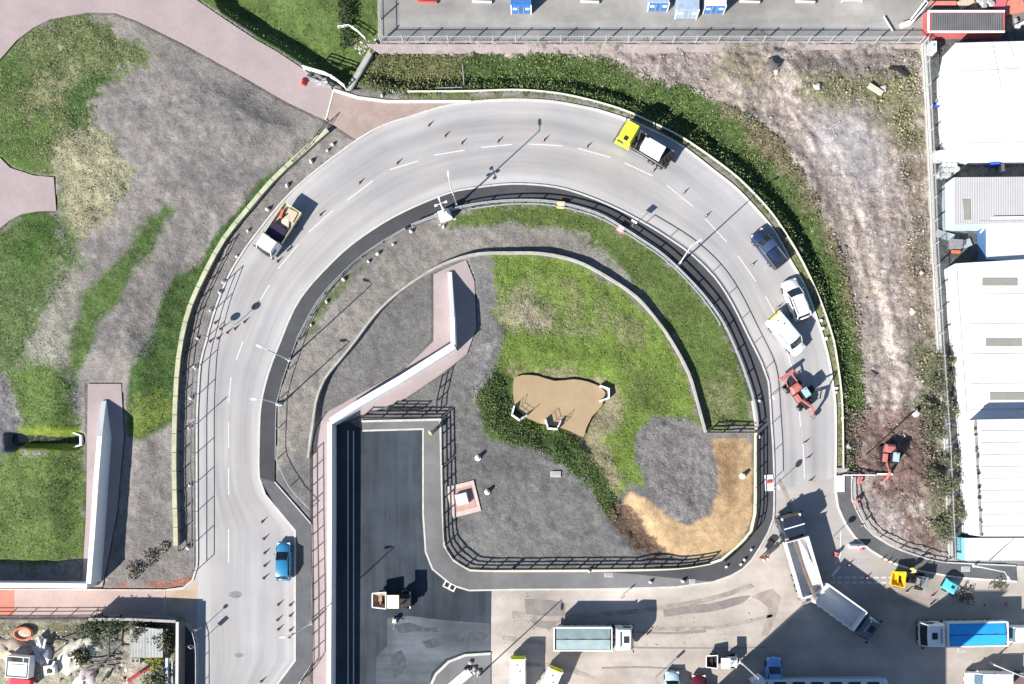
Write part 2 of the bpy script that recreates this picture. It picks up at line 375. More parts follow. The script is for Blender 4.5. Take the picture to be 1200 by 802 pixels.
flat([(391,106),(420,115),(455,120),(500,120),(552,120),(517,126),(485,136),(450,148),(420,165),(382,141)], 'apron', m_apron, .01)
flat([(-60,690),(193,691.5),(193,722),(-60,722)], 'path', m_slab, .03)
for x0, x1 in ((-60,17),): struct(MB().sheet(PP([(x0,691),(x1,691),(x1,722),(x0,722)]), .036).build('path', mat('red_paving', (.45,.17,.12), var=.15, scale=.8)))
struct(MB().sheet(PP([(193.5,692.5),(222,692),(229,686),(231.5,680),(231,705),(205,716),(193.5,718)]), .004).build('path', mat('tan_dirt', (.42,.31,.22), var=.2, scale=.6, fine=.15)))
kerb(PP([(-60,690.5),(195,691.5)]), .12, .1)
kerb(PP([(193,691.5),(193,721)]), .1, .04)
kerb(PP([(391,106),(382,141)]), .16, .07, m_kerbw); kerb(PP([(391,106),(420,115),(455,119.5),(500,119.3),(552,119.6)]), .3, .14, m_kerbw)
# painted markings
m_mark = mat('road_paint', (.60,.59,.58), var=.12, scale=2, fine=.15)
dashes = [[(457,199),(490,189)],[(509,182),(545,176)],[(564,173),(600,169.5)],[(620,169),(659,171)],[(677,174),(715,184.5)],[(732,191),(765,206.5)],[(781,217),(812,242)],[(826,256),(852,284)],[(865,300),(886,330)],[(897,347),(909,369)],[(921,409),(930,437)],[(936,470),(938,500)],[(941,520),(943,561)],[(437,212),(407,235)],[(390,247),(362,272)],[(350,286),(326,315)],[(316,334),(305,352)],[(285,400),(277,422)],[(271,442),(268,472)],[(268,495),(268,525)],[(268,548),(268,580)],[(268,620),(268,660)]]
mk = MB()
dull = mat('dash_paint', (.56,.55,.54), var=.15, scale=3, fine=.2)
for a, b in dashes:
    a, b = P(*a), P(*b); mid = ((a[0]+b[0])/2, (a[1]+b[1])/2); mk.ribbon([a, mid, b], .11, .003, .009)
for k in range(9):
    x = 1047-k*8.6
    for y in (677, 683): mk.ribbon(PP([(x, y), (x-5.4, y)]), .16, .003, .009)
struct(mk.build('road_markings', m_mark))
struct(MB().ribbon(PP([(985,622),(985,650),(979,662)]), .12, .0, .009).ribbon(PP([(973,678),(984,664)]), .3, .0, .009).build('road_markings', m_mark))
# worn tyre marks and patches that lie on the yard road
wm = mat('worn_dark_asphalt', (.21,.19,.175), var=.25, scale=.6, fine=.2)
def worn(pts, m=wm, z=.0): struct(MB().sheet(sm(pts+[pts[0]], 1.0)[:-1], z).build('road_stain', m))
worn([(615,702),(640,703),(663,708),(662,720),(645,738),(628,735),(617,722)])
for q_ in ([(600,716),(640,722),(700,718),(760,712),(830,700),(880,684),(884,688),(832,705),(762,717),(700,724),(640,728),(600,722)],
           [(590,745),(640,752),(640,756),(590,750)], [(760,735),(840,733),(905,720),(905,723),(842,737),(760,739)], [(915,560),(930,600),(925,640),(921,640),(925,600),(911,562)], [(880,700),(905,690),(915,700),(900,745),(892,745),(900,712)], [(600,775),(660,780),(700,795),(696,798),(655,784),(600,779)]):
    worn(q_, mat('tyre_dirt', (.30,.26,.225), var=.3, scale=.9, fine=.3), .003)
worn([(777,712),(800,709),(830,708),(858,701),(880,698),(872,706),(840,716),(800,720),(778,723)])
for q in ([(745,740),(790,741),(826,738),(828,741),(790,743.5),(745,742)], [(705,782),(750,781),(800,784),(800,785),(750,783),(705,784)], [(740,758),(830,759),(900,758),(900,759.5),(830,760.5),(740,760)]): worn(q, mat('old_joint', (.22,.20,.185), var=.2, scale=2), .001)
for x, y, r in ((276,697,9),(280,768,6)):
    worn([(x+r*.9*math.cos(t), y+r*.5*math.sin(t*1.0)) for t in np.linspace(0, 5.6, 7).tolist()], mat('stain', (.20,.195,.19), var=.3, scale=3), .002)
mhc = mat('pale_patch', (.50,.50,.48), var=.12, scale=3)
for (x, y, w, h, lab) in ((1127,762,9,5,'pale rectangular cover beside blue sheeted lorry'),(1131,667,10,6,'white rectangular cover in the footway under the low white shed'),(713,674,10,5,'white rectangular cover in the dark footway south of the sand bank'),(811,682,7,6,'pale square cover at the kerb of the dark footway bend'),(651,556,12,7,'pale rectangular slab cover alone on grey soil near the pond')):
    z = .135 if lab[0:4] != 'pale' or y == 682 else .03
    if y == 556: z = .12
    t = thing('inspection_cover', lab, 'cover', (*P(x, y), z-.03))
    MB().box((0, 0, .0), (w*.1, h*.1, .05)).build('frame', mhc, t); MB().box((0, 0, .03), (w*.085, h*.08, .02)).build('lid', m_conc, t)

# ================================================================ GROUND
def poly_sd(X, Y, poly):
    """signed distance (positive inside) of arrays to a polygon in metres"""
    p = np.array(poly); q = np.roll(p, -1, 0); d = np.full(X.shape, 1e9); ins = np.zeros(X.shape, bool)
    for (x0, y0), (x1, y1) in zip(p, q):
        ex, ey = x1-x0, y1-y0; L2 = ex*ex+ey*ey+1e-12
        t = np.clip(((X-x0)*ex+(Y-y0)*ey)/L2, 0, 1); d = np.minimum(d, (X-x0-t*ex)**2+(Y-y0-t*ey)**2)
        c = ((y0 > Y) != (y1 > Y)); 
        with np.errstate(divide='ignore', invalid='ignore'): xi = (x1-x0)*(Y-y0)/(y1-y0+1e-12)+x0
        ins ^= c & (X < xi)
    return np.where(ins, 1, -1)*np.sqrt(d)
def line_d(X, Y, pts):
    d = np.full(X.shape, 1e9)
    for (x0, y0), (x1, y1) in zip(pts, pts[1:]):
        ex, ey = x1-x0, y1-y0; t = np.clip(((X-x0)*ex+(Y-y0)*ey)/(ex*ex+ey*ey+1e-12), 0, 1)
        d = np.minimum(d, (X-x0-t*ex)**2+(Y-y0-t*ey)**2)
    return np.sqrt(d)
_perm = RNG.random((256, 256))
def vnoise(x, y, f, seed=0):
    x = x*f+seed*17.3; y = y*f+seed*9.1; xi = np.floor(x).astype(int); yi = np.floor(y).astype(int); fx = x-xi; fy = y-yi
    fx = fx*fx*(3-2*fx); fy = fy*fy*(3-2*fy); g = lambda a, b: _perm[a & 255, b & 255]
    return (g(xi, yi)*(1-fx)+g(xi+1, yi)*fx)*(1-fy)+(g(xi, yi+1)*(1-fx)+g(xi+1, yi+1)*fx)*fy
def fbm(x, y, f, o=4, seed=0, gain=.55):
    s = 0; a = 1; t = 0
    for i in range(o): s = s+a*vnoise(x, y, f*2**i, seed+i); t += a; a *= gain
    return s/t
def sstep(a, b, x): t = np.clip((x-a)/(b-a), 0, 1); return t*t*(3-2*t)

bank_in = [(430,100),(455,112),(500,112),(550,109.5),(600,108),(637,110),(675,116),(725,130),(762,146),(800,165),(850,200),(875,222),(900,249),(915,270),(932,297),(947,325),(960,355),(969,380),(975,400),(980,430),(984,462),(985.5,500),(986,549)]
bank_out = [(445,64),(520,64),(600,63),(650,64),(695,67),(730,77),(762,92),(807,102),(840,120),(870,135),(895,150),(917,165),(937,197),(957,232),(975,270),(987,305),(997,342),(1005,387),(1012,430),(1013,475),(1010,510),(1003,552)]
BIN = smooth_line(PP(bank_in), 1.5)
GREEN, LUSH, BRIGHT = (.078,.122,.034), (.030,.062,.016), (.125,.185,.036)
OLIVE, STRAW, GREYL, GREY = (.10,.115,.05), (.27,.26,.17), (.215,.200,.188), (.150,.145,.143)
PINKD, MULCH, MUD, SAND, PALE = (.315,.27,.245), (.075,.062,.058), (.15,.098,.070), (.41,.29,.165), (.36,.33,.31)
# (polygon px, colour, edge raggedness m, edge softness m, straw 0-1, clod 0-1, grassiness)
ZN = [
 ([(235,-80),(440,-80),(445,60),(430,64),(405,103),(360,80),(325,60),(300,45),(262,20),(232,-4)], GREEN, .3, .3, .15, .4, 1),
 ([(0,74),(20,47),(40,32),(60,22),(105,14),(125,30),(145,48),(178,60),(190,62),(150,80),(125,95),(112,120),(115,140),(135,165),(150,195),(160,210),(150,235),(130,250),(105,280),(85,290),(66,248),(66,208),(40,205),(12,200),(-60,185),(-60,120)], (.10,.13,.05), .9, .7, .5, .7, 1),
 ([(60,85),(85,70),(100,95),(75,118),(45,125),(40,170),(20,165),(15,120)], (.20,.20,.11), 1.6, 1.6, .8, .8, .8),
 ([(80,105),(105,85),(120,95),(108,125),(112,150),(80,160),(75,130)], (.055,.10,.028), 1.2, 1.0, .2, .5, 1),
 ([(-10,30),(60,165),(40,205),(5,195)], (.07,.12,.03), 2., 2., .3, .5, 1),
 ([(72,160),(108,145),(135,165),(158,205),(150,238),(120,262),(100,278),(80,262),(68,205),(62,185)], STRAW, .9, .8, .95, 1.0, .8),
 ([(-60,285),(0,268),(25,251),(66,248),(85,285),(100,310),(75,350),(55,390),(30,440),(-60,450)], (.075,.115,.04), 1.2, 1.0, .35, .5, 1),
 ([(30,255),(62,250),(70,290),(40,320),(10,310)], (.055,.105,.025), 1.5, 1.4, .1, .4, 1),
 ([(85,325),(100,345),(97,400),(88,450),(45,440),(30,440),(50,395),(70,350)], (.24,.235,.20), 1.5, 1.5, .5, .8, .5),
 ([(12,445),(40,425),(86,432),(92,500),(95,517),(25,514),(20,475)], (.085,.14,.035), .8, .9, .35, .5, 1),
 ([(200,245),(207,250),(187,285),(172,310),(150,345),(125,375),(116,398),(104,425),(86,445),(86,410),(95,385),(98,350),(122,328),(152,296),(178,258)], (.065,.11,.03), .35, .6, .25, .6, 1),
 ([(350,165),(378,150),(388,155),(350,180),(325,200)], (.19,.185,.17), .4, .4, .3, .6, .4),
 ([(-60,440),(0,440),(10,455),(22,480),(32,505),(24,545),(-60,560)], (.15,.148,.155), .5, .5, .05, .8, 0),
 ([(20,530),(97,528),(103,560),(99,661),(-60,661),(-60,560)], (.085,.13,.035), .5, .5, .3, .5, 1),
 ([(20,500),(92,501),(95,507),(95,522),(92,530),(22,530)], (.12,.17,.02), .25, .25, .3, .4, 1),
 ([(340,188),(350,190),(322,212),(297,240),(270,275),(246,315),(228,355),(218,395),(212,430),(209,470),(205,494),(185,507),(165,514),(150,512),(150,455),(157,420),(180,388),(190,350),(205,325),(235,308),(250,280),(280,245),(303,212)], (.050,.092,.027), .2, .4, .12, .5, 1),
 ([(160,470),(200,460),(204,490),(175,508),(155,505)], (.11,.155,.03), .8, .9, .4, .5, 1),
 ([(150,380),(180,390),(152,430),(140,440)], (.19,.18,.17), .6, .6, .3, .6, .4),
 # bank outside the bend
 (bank_in+bank_out[::-1]+[(430,64),(405,103)], (.050,.082,.024), .4, .35, .15, 1.0, 1),
 ([(430,64),(545,64),(545,105),(470,110),(425,104)], (.085,.09,.04), .6, .6, .4, .7, .8),
 ([(840,120),(870,135),(895,150),(917,165),(937,197),(957,232),(975,270),(987,305),(998,342),(1008,400),(1002,400),(990,345),(975,300),(960,262),(938,232),(915,195),(880,160),(850,138)], (.13,.105,.075), .7, .6, .5, 1.0, .6),
 ([(984,490),(1013,480),(1008,560),(984,560)], MULCH, .4, .5, .1, 1.0, 0),
 ([(985,549),(985,500),(984,462),(980,430),(975,400),(966,375),(955,345),(940,312),(925,288),(905,261),(875,229),(845,204),(805,174),(765,153),(725,136),(675,121),(600,112),(550,113),(450,115),(430,111),(455,123),(550,122),(600,119),(650,122),(700,132),(740,145),(800,175),(865,226),(915,287),(942,336),(966,403),(976,453),(979,520),(979,560)], (.12,.14,.055), .2, .2, .5, .6, .8),
 # dirt lot on the right
 ([(935,85),(965,72),(1010,88),(1050,60),(1074,72),(1080,200),(1083,240),(1060,220),(1050,160),(1020,130),(990,140),(960,132),(950,110)], (.15,.15,.085), 1.6, 1.8, .7, 1.0, .6),
 ([(830,70),(870,60),(900,95),(880,120),(850,95)], (.25,.22,.16), 1., 1.2, .3, 1., .2),
 ([(930,66),(1010,60),(1070,62),(1070,78),(990,84),(935,80)], (.19,.165,.16), .8, 1.0, .2, .9, .1),
 ([(955,135),(1000,128),(1030,170),(1045,210),(1010,230),(980,200),(950,170)], (.285,.268,.268), 1.2, 2.5, .0, .4, 0),
 ([(1050,180),(1083,190),(1092,400),(1100,440),(1070,420),(1062,330),(1068,250)], (.17,.14,.11), 1.0, 1.3, .7, 1., .5),
 ([(1075,400),(1098,400),(1112,640),(1080,610),(1072,520),(1070,450)], (.12,.125,.08), 1.0, 1.2, .5, 1., .8),
 ([(1000,490),(1040,480),(1085,490),(1090,550),(1080,600),(1100,648),(1060,640),(1025,590),(1010,550)], (.20,.14,.125), 1.0, .8, .1, 1.0, 0),
 ([(1035,500),(1080,505),(1088,550),(1060,570),(1020,560)], (.17,.115,.10), 1.5, 1.5, .1, 1.0, 0),
 ([(1000,590),(1035,585),(1060,610),(1060,640),(1020,622)], (.30,.26,.25), 1.0, 1.0, .1, 1.0, 0),
 ([(1052,585),(1085,590),(1080,605),(1060,600)], (.45,.40,.33), .8, .8, 0, .8, 0),
 # ring between footway and low wall
 ([(520,255),(560,246),(600,239),(650,241),(700,254),(725,268),(750,284),(775,301),(800,324),(825,351),(845,379),(857,404),(869,436),(880,474),(882,500),(828,504),(818,465),(806,430),(790,396),(772,366),(752,343),(735,320),(700,290),(660,268),(620,262),(570,262),(535,268)], (.085,.125,.032), .5, .5, .25, .5, 1),
 ([(400,328),(437,296),(425,315),(410,330),(385,360),(365,395),(358,390),(375,354)], (.10,.125,.055), .5, .6, .3, .6, .8),
 ([(820,450),(850,450),(862,490),(840,495),(826,480)], (.16,.17,.08), 1.3, 1.5, .5, .8, .8),
 # inside the low wall
 ([(576,300),(600,298),(640,300),(675,309),(712,329),(745,351),(767,376),(787,402),(805,437),(818,480),(825,503),(800,491),(765,492),(745,510),(745,535),(763,568),(740,570),(722,592),(690,560),(640,530),(600,520),(570,505),(556,470),(558,455),(575,440),(590,395),(582,350)], BRIGHT, .5, .4, .25, .6, 1),
 ([(585,345),(620,335),(660,345),(650,370),(700,385),(690,400),(600,395),(583,375)], (.16,.18,.08), 1.6, 1.5, .75, .8, .9),
 ([(600,360),(615,352),(640,362),(648,380),(620,390),(600,380)], (.25,.23,.16), 1.3, 1.2, .8, .8, .5),
 ([(660,340),(690,345),(740,375),(760,400),(745,410),(715,385),(680,365)], (.15,.17,.07), 1.5, 1.3, .6, .8, .9),
 ([(705,410),(745,420),(790,470),(770,485),(735,470)], (.10,.135,.035), 1.5, 1.3, .3, .7, 1),
 ([(632,440),(645,415),(700,420),(722,440),(700,438)], (.07,.115,.03), 1.2, 1.0, .3, .9, 1),
 ([(590,395),(640,395),(700,405),(725,420),(735,450),(730,480),(705,455),(650,438),(605,440),(580,440)], (.105,.16,.03), .8, .8, .3, .8, 1),
 ([(600,432),(650,432),(700,440),(728,455),(722,500),(705,520),(735,560),(722,590),(690,550),(670,505),(690,480),(700,462),(605,437)], (.20,.18,.11), .6, .6, .7, .8, .6),
 ([(556,470),(552,455),(575,438),(596,445),(600,475),(615,497),(640,500),(665,510),(690,528),(705,550),(726,592),(722,612),(700,592),(680,562),(640,535),(600,522),(568,502)], (.050,.082,.024), .5, .5, .2, 1.0, 1),
 ([(748,508),(765,492),(800,490),(826,504),(835,515),(842,560),(838,600),(810,615),(780,605),(760,575),(745,535)], (.185,.175,.172), .4, .3, .0, .8, 0),
 ([(834,515),(879,514),(883,610),(862,642),(835,655),(785,652),(755,640),(722,600),(738,575),(756,582),(782,606),(808,616),(832,602),(843,570),(840,530)], SAND, .15, .3, 0, .1, 0),
 ([(838,520),(862,520),(864,580),(856,600),(843,570)], (.28,.185,.105), .3, .5, 0, .4, 0),
 ([(722,588),(735,590),(760,625),(790,650),(770,655),(740,638),(716,606)], MUD, .4, .3, .3, 1., 0),
 ([(552,455),(560,400),(580,400),(575,440),(557,470)], (.20,.195,.195), .6, .6, 0, .6, 0),
 # junk yard, bottom left
 ([(-80,728),(205,728),(208,980),(-80,980)], (.36,.33,.26), .1, .1, .3, .8, .2),
 ([(-20,728),(130,728),(205,732),(205,765),(150,750),(100,760),(90,790),(60,745),(-20,745)], (.13,.125,.075), .8, .8, .5, .8, .8),
 ([(90,745),(150,738),(150,775),(110,790)], (.19,.185,.17), 1.0, 1.0, .3, 1., .3),
 ([(150,692),(180,680),(228,675),(225,688),(200,691),(120,690)], (.33,.15,.11), .6, .5, .0, .8, 0),
 # dark yard on the far right behind the fence
 ([(1088,40),(1400,30),(1400,660),(1118,655),(1098,400)], (.10,.11,.115), .1, .1, .2, .8, .1),
]
DIRT = [(430,45),(1080,45),(1120,660),(1000,650),(979,560),(979,450),(940,300),(850,190),(700,110),(500,60)]
def axis(lo, hi, step, far):
    a = list(np.arange(lo, hi+1e-6, step)); return np.array([-far, -far/3, lo*2.5, lo*1.4]+a+[hi*1.4, hi*2.5, far/3, far])
gx = axis(-66, 66, .2, 3000); gy = axis(-46, 46, .2, 3000)
X, Y = np.meshgrid(gx, gy, indexing='ij'); sh = X.shape
inner = (abs(X) <= 68) & (abs(Y) <= 48)
col = np.empty(sh+(3,)); col[:] = GREYL
right = poly_sd(X, Y, PP(DIRT)) > 0
cen = poly_sd(X, Y, PP([(300,560),(350,360),(600,225),(860,350),(890,660),(500,700),(360,800)])) > 0
col[cen] = GREY
tn = fbm(X, Y, .18, 4, 3)
col[cen] = (np.array((.150,.146,.142))*(1+.12*(tn[cen]-.5))[:, None])
soilring = poly_sd(X, Y, PP([(320,560),(372,500),(385,440),(420,400),(460,345),(500,318),(560,294),(620,290),(690,310),(740,345),(790,400),(830,510),(890,510),(860,380),(720,250),(600,230),(480,262),(380,330),(320,470)]))
a = sstep(-.4, .4, soilring)[..., None]; col = col*(1-a)+a*np.array((.215,.200,.182))
col[right] = PINKD
# dirt and soils vary in tone
t1 = fbm(X, Y, .12, 5, 8); t2 = fbm(X*1.0, Y*.35, .9, 4, 21); t3 = fbm(X, Y, .9, 4, 33)
col *= (1+.6*(t1-.5)+.6*(t2-.5)*right+.4*(t3-.5))[..., None]
t4 = sstep(.5, .72, fbm(X, Y, .28, 5, 44)); t5 = sstep(.52, .75, fbm(X, Y*.5, .45, 5, 47)); t6 = sstep(.55, .7, fbm(X, Y, .22, 4, 49))
col = np.where(right[..., None], col*(1-.5*t4[..., None])+.5*t4[..., None]*np.array((.42,.37,.29)), col)
col = np.where(right[..., None], col*(1-.35*t5[..., None])+.35*t5[..., None]*np.array((.22,.19,.175)), col)
lft = (~right) & (~cen); col = np.where(lft[..., None], col*(1-.35*t4[..., None])+.35*t4[..., None]*np.array((.27,.24,.21)), col); col = np.where(lft[..., None], col*(1-.4*t6[..., None])+.4*t6[..., None]*np.array((.135,.13,.13)), col)
# wheel ruts winding along the dirt lot
straw = np.zeros(sh); clod = np.full(sh, .45); grass = np.zeros(sh)
clod[right] = .9
rag = fbm(X, Y, .55, 4, 50)-.5; rag2 = fbm(X, Y, 2.2, 3, 60)-.5
for poly, c, rg, soft, stw, cl, gr in ZN:
    w = PP(poly); xs = [p[0] for p in w]; ys = [p[1] for p in w]; pad = 3+rg*2
    i0, i1 = np.searchsorted(gx, [min(xs)-pad, max(xs)+pad]); j0, j1 = np.searchsorted(gy, [min(ys)-pad, max(ys)+pad])
    S = (slice(max(i0-1, 0), i1+1), slice(max(j0-1, 0), j1+1)); sd = poly_sd(X[S], Y[S], w)
    k = sstep(-soft*.9, soft*.9, sd+rag[S]*rg*3.8+rag2[S]*rg*2.6+(fbm(X[S], Y[S], 4.2, 2, 65)-.5)*min(rg, .6)*1.6)
    tone = 1+.5*(fbm(X[S], Y[S], .35, 4, 70)-.5)+.35*rag2[S]
    col[S] = col[S]*(1-k[..., None])+(k*tone)[..., None]*np.array(c)
    for arr, v in ((straw, stw), (clod, cl), (grass, gr)): arr[S] = arr[S]*(1-k)+k*v
for pts, w_, c_ in (([(905,95),(925,130),(955,175),(985,240),(1010,330),(1040,420),(1050,480)], 1.0, 1.28), ([(925,80),(950,125),(985,190),(1015,270),(1030,350),(1062,440)], .9, 1.25), ([(915,135),(950,190),(975,240),(1000,330),(1012,400),(1025,470)], .45, .70), ([(900,125),(935,170),(965,230),(985,280)], .4, .68), ([(890,90),(935,150),(970,215),(1002,300),(1020,380),(1032,460)], .3, .70), ([(898,86),(943,146),(978,211),(1010,296),(1028,376),(1040,456)], .3, .72), ([(1025,150),(1035,230),(1038,320),(1045,400)], .35, 1.25), ([(1040,330),(1050,380),(1068,440),(1058,480)], .35, .72), ([(880,75),(950,160),(1000,290)], .3, .85)):
    d = line_d(X, Y, smooth_line(PP(pts), 1.5)); k = np.exp(-(d/w_)**2)*(.6+.8*(fbm(X, Y, .5, 3, 90)))*right*(1-grass*.8); col *= (1+(c_-1)*k)[..., None]
mot = fbm(X, Y, 1.7, 4, 150, .75)-.5; mot2 = fbm(X, Y, .7, 4, 155, .7)-.5
col *= (1+(right*.45+.45)*mot+.4*mot2*(1-.6*cen))[..., None].clip(.35, 1.9)
ang_ = X*.55-Y*.28; rut = vnoise(X*1.0+Y*.28, Y*.09, 1.35, 160)-.5; inl = sstep(0, 3, poly_sd(X, Y, PP([(880,80),(940,75),(1045,300),(1070,480),(1020,480),(990,330),(940,200)])))
col *= (1+.85*rut*inl*right)[..., None]
# heights
hard = np.full(sh, -1e9)
for h in HARD:
    w = np.array(h); i0, i1 = np.searchsorted(gx, [w[:, 0].min()-4, w[:, 0].max()+4]); j0, j1 = np.searchsorted(gy, [w[:, 1].min()-4, w[:, 1].max()+4])
    S = (slice(i0, i1), slice(j0, j1)); hard[S] = np.maximum(hard[S], poly_sd(X[S], Y[S], h))
away = np.clip(-hard, 0, 5)
Z = (fbm(X, Y, .5, 4, 101)-.5)*.5*sstep(.2, 3, away)*(.5+clod*.6)
Z += (fbm(X, Y, 1.6, 3, 120, .8)-.45)*(.34+.22*right*(1-grass))*(clod**1.5)*sstep(.2, 1.2, away)*(1-.4*grass)
db = line_d(X, Y, BIN); bsd = poly_sd(X, Y, PP(bank_in+bank_out[::-1]+[(430,64),(405,103)])); bo = line_d(X, Y, PP(bank_out+[(1003,560)]))
ditch = sstep(.1, 2.6, db)*sstep(-.2, 3.2, bo); Z -= 1.25*np.where(bsd > -.3, ditch, 0)
ug = poly_sd(X, Y, PP([(225,-60),(440,-60),(445,60),(430,80),(408,106),(360,80),(325,60),(300,45),(262,20)]))
dp = line_d(X, Y, PP([(190,-50),(230,0),(262,22),(300,47),(325,61),(355,81),(391,106),(420,108)])); Z -= np.where(ug > 0, 1.7*sstep(.2, 2.3, dp)*(.35+.65*sstep(8, 2.3, dp)), 0)
cop = [(384,152),(350,182),(320,210),(290,245),(262,280),(240,320),(222,360),(212,400),(207,440),(205,480),(204,520),(204,560),(205,600),(206,640)]
dc = line_d(X, Y, PP(cop)); lf = poly_sd(X, Y, PP(cop+[(120,690),(-80,690),(-80,100),(300,60)])); Z += np.where(lf > 0, 1.1*sstep(.2, 4.5, dc)*sstep(.3, 4, away)*sstep(0, 9, lf)*sstep(26, 12, dc), 0)
pond = [(602,442),(612,439),(630,440),(650,446),(672,444),(690,447),(703,452),(710,460),(706,475),(694,488),(688,500),(684,512),(668,505),(650,499),(632,496),(618,490),(606,480),(601,462)]
pd = poly_sd(X, Y, PP(pond)); Z -= 1.15*sstep(-3.5, .8, pd)*1.0
ch = line_d(X, Y, PP([(18,515),(90,516)])); Z -= 1.1*sstep(1.3, .2, ch)
col = np.where((ch < .45)[..., None], np.array((.02,.03,.02)), col)
dl2 = poly_sd(X, Y, PP([(10,508),(22,503),(30,515),(22,527),(10,525)])); Z -= .9*sstep(-.6, .6, dl2)
lowr = poly_sd(X, Y, PP([(722,580),(738,575),(790,652),(760,655),(716,606)])); Z -= .5*sstep(-1, 1.5, lowr)
mound = [(1065,545,3.0,.9),(1050,600,2.6,.7),(865,88,2.4,.9),(900,70,2,.6),(850,130,2,.5),(870,150,1.8,.5),(1020,560,1.5,.4),(1090,570,2,.5)]
for a_, b_, r_, h_ in mound:
    mx, my = P(a_, b_); Z += h_*np.exp(-((X-mx)**2+(Y-my)**2)/r_**2)*(.7+.6*fbm(X, Y, .8, 3, 140))
Z = np.where(hard > -.15, -.16, Z); Z = np.where((hard <= -.15) & (hard > -.6), np.clip(Z, -.3, .05), Z)
Z = np.where(~inner, -.2, Z)
n0, n1 = sh; vs = np.stack([X, Y, Z], -1).reshape(-1, 3)
idx = np.arange(n0*n1).reshape(n0, n1); q = np.stack([idx[:-1, :-1], idx[1:, :-1], idx[1:, 1:], idx[:-1, 1:]], -1).reshape(-1, 4)
me = bpy.data.meshes.new('ground'); me.vertices.add(len(vs)); me.vertices.foreach_set('co', vs.ravel())
me.loops.add(q.size); me.loops.foreach_set('vertex_index', q.ravel()); me.polygons.add(len(q)); me.polygons.foreach_set('loop_start', np.arange(0, q.size, 4))
me.update(calc_edges=True)
ca = me.attributes.new('tone', 'FLOAT_COLOR', 'POINT'); ca.data.foreach_set('color', np.concatenate([col, np.ones(sh+(1,))], -1).ravel())
cb = me.attributes.new('kinds', 'FLOAT_COLOR', 'POINT'); cb.data.foreach_set('color', np.stack([straw, clod, grass, np.ones(sh)], -1).ravel())
def ground_mat():
    m = bpy.data.materials.new('ground'); m.use_nodes = True; t = m.node_tree; N = t.nodes; L = t.links; b = N['Principled BSDF']
    b.inputs['Roughness'].default_value = .95; b.inputs['Specular IOR Level'].default_value = .15
    A = N.new('ShaderNodeAttribute'); A.attribute_name = 'tone'; B = N.new('ShaderNodeAttribute'); B.attribute_name = 'kinds'
    sp = N.new('ShaderNodeSeparateColor'); L.new(B.outputs['Color'], sp.inputs[0]); tc = N.new('ShaderNodeTexCoord')
    def noise(sc, det, rough, lo, hi, a=.3, b_=.7):
        n = N.new('ShaderNodeTexNoise'); n.inputs['Scale'].default_value = sc; n.inputs['Detail'].default_value = det; n.inputs['Roughness'].default_value = rough
        L.new(tc.outputs['Object'], n.inputs['Vector']); r = N.new('ShaderNodeMapRange'); r.inputs[1].default_value = a; r.inputs[2].default_value = b_
        r.inputs[3].default_value = lo; r.inputs[4].default_value = hi; L.new(n.outputs[0], r.inputs[0]); return r.outputs[0]
    def math_(op, a, c):
        q = N.new('ShaderNodeMath'); q.operation = op
        for i, v in enumerate((a, c)):
            if isinstance(v, (int, float)): q.inputs[i].default_value = v
            else: L.new(v, q.inputs[i])
        return q.outputs[0]
    f1 = noise(4.5, 8, .8, .42, 1.58); f2 = noise(1.3, 6, .65, .82, 1.18)
    spk = noise(1.6, 8, .85, .62, 1.0, .36, .46)
    # fine contrast grows with cloddiness
    amt = math_('ADD', math_('MULTIPLY', sp.outputs[1], .7), .35)
    f1m = math_('ADD', math_('MULTIPLY', math_('SUBTRACT', f1, 1.0), amt), 1.0)
    v = math_('MULTIPLY', math_('MULTIPLY', f1m, f2), spk)
    vm = N.new('ShaderNodeVectorMath'); vm.operation = 'SCALE'; L.new(A.outputs['Color'], vm.inputs[0]); L.new(v, vm.inputs['Scale'])
    st = noise(3.2, 5, .75, 0, 1, .52, .62); st = math_('MULTIPLY', st, sp.outputs[0])
    mx = N.new('ShaderNodeMix'); mx.data_type = 'RGBA'; L.new(st, mx.inputs['Factor']); L.new(vm.outputs[0], mx.inputs['A']); mx.inputs['B'].default_value = (.34,.32,.21, 1)
    L.new(mx.outputs['Result'], b.inputs['Base Color'])
    n3 = N.new('ShaderNodeTexNoise'); n3.inputs['Scale'].default_value = 3.5; n3.inputs['Detail'].default_value = 8; n3.inputs['Roughness'].default_value = .7; L.new(tc.outputs['Object'], n3.inputs['Vector'])
    bp = N.new('ShaderNodeBump'); bp.inputs['Distance'].default_value = .22
    L.new(math_('ADD', math_('MULTIPLY', sp.outputs[1], .8), .2), bp.inputs['Strength']); L.new(n3.outputs[0], bp.inputs['Height']); L.new(bp.outputs[0], b.inputs['Normal']); return m
me.materials.append(ground_mat()); me.shade_smooth(); ground = struct(link(bpy.data.objects.new('ground', me)))
def gz(x, y):
    i = int(np.clip(np.searchsorted(gx, x)-1, 0, n0-2)); j = int(np.clip(np.searchsorted(gy, y)-1, 0, n1-2)); return float(Z[i, j])
# pond water
mw = mat('muddy_water', (.36,.27,.165), rough=.22, var=.10, scale=.35, spec=.3, fine=.04, bump=.08, bscale=2.5)
struct(MB().sheet(sm(pond+[pond[0]], .8)[:-1], -.62).build('pond_water', mw))
struct(MB().sheet(PP([(8,508),(22,503),(30,513),(88,514),(88,518),(30,518),(22,527),(8,525)]), -.72).build('ditch_water', mat('dark_water', (.01,.014,.015), rough=.1)))
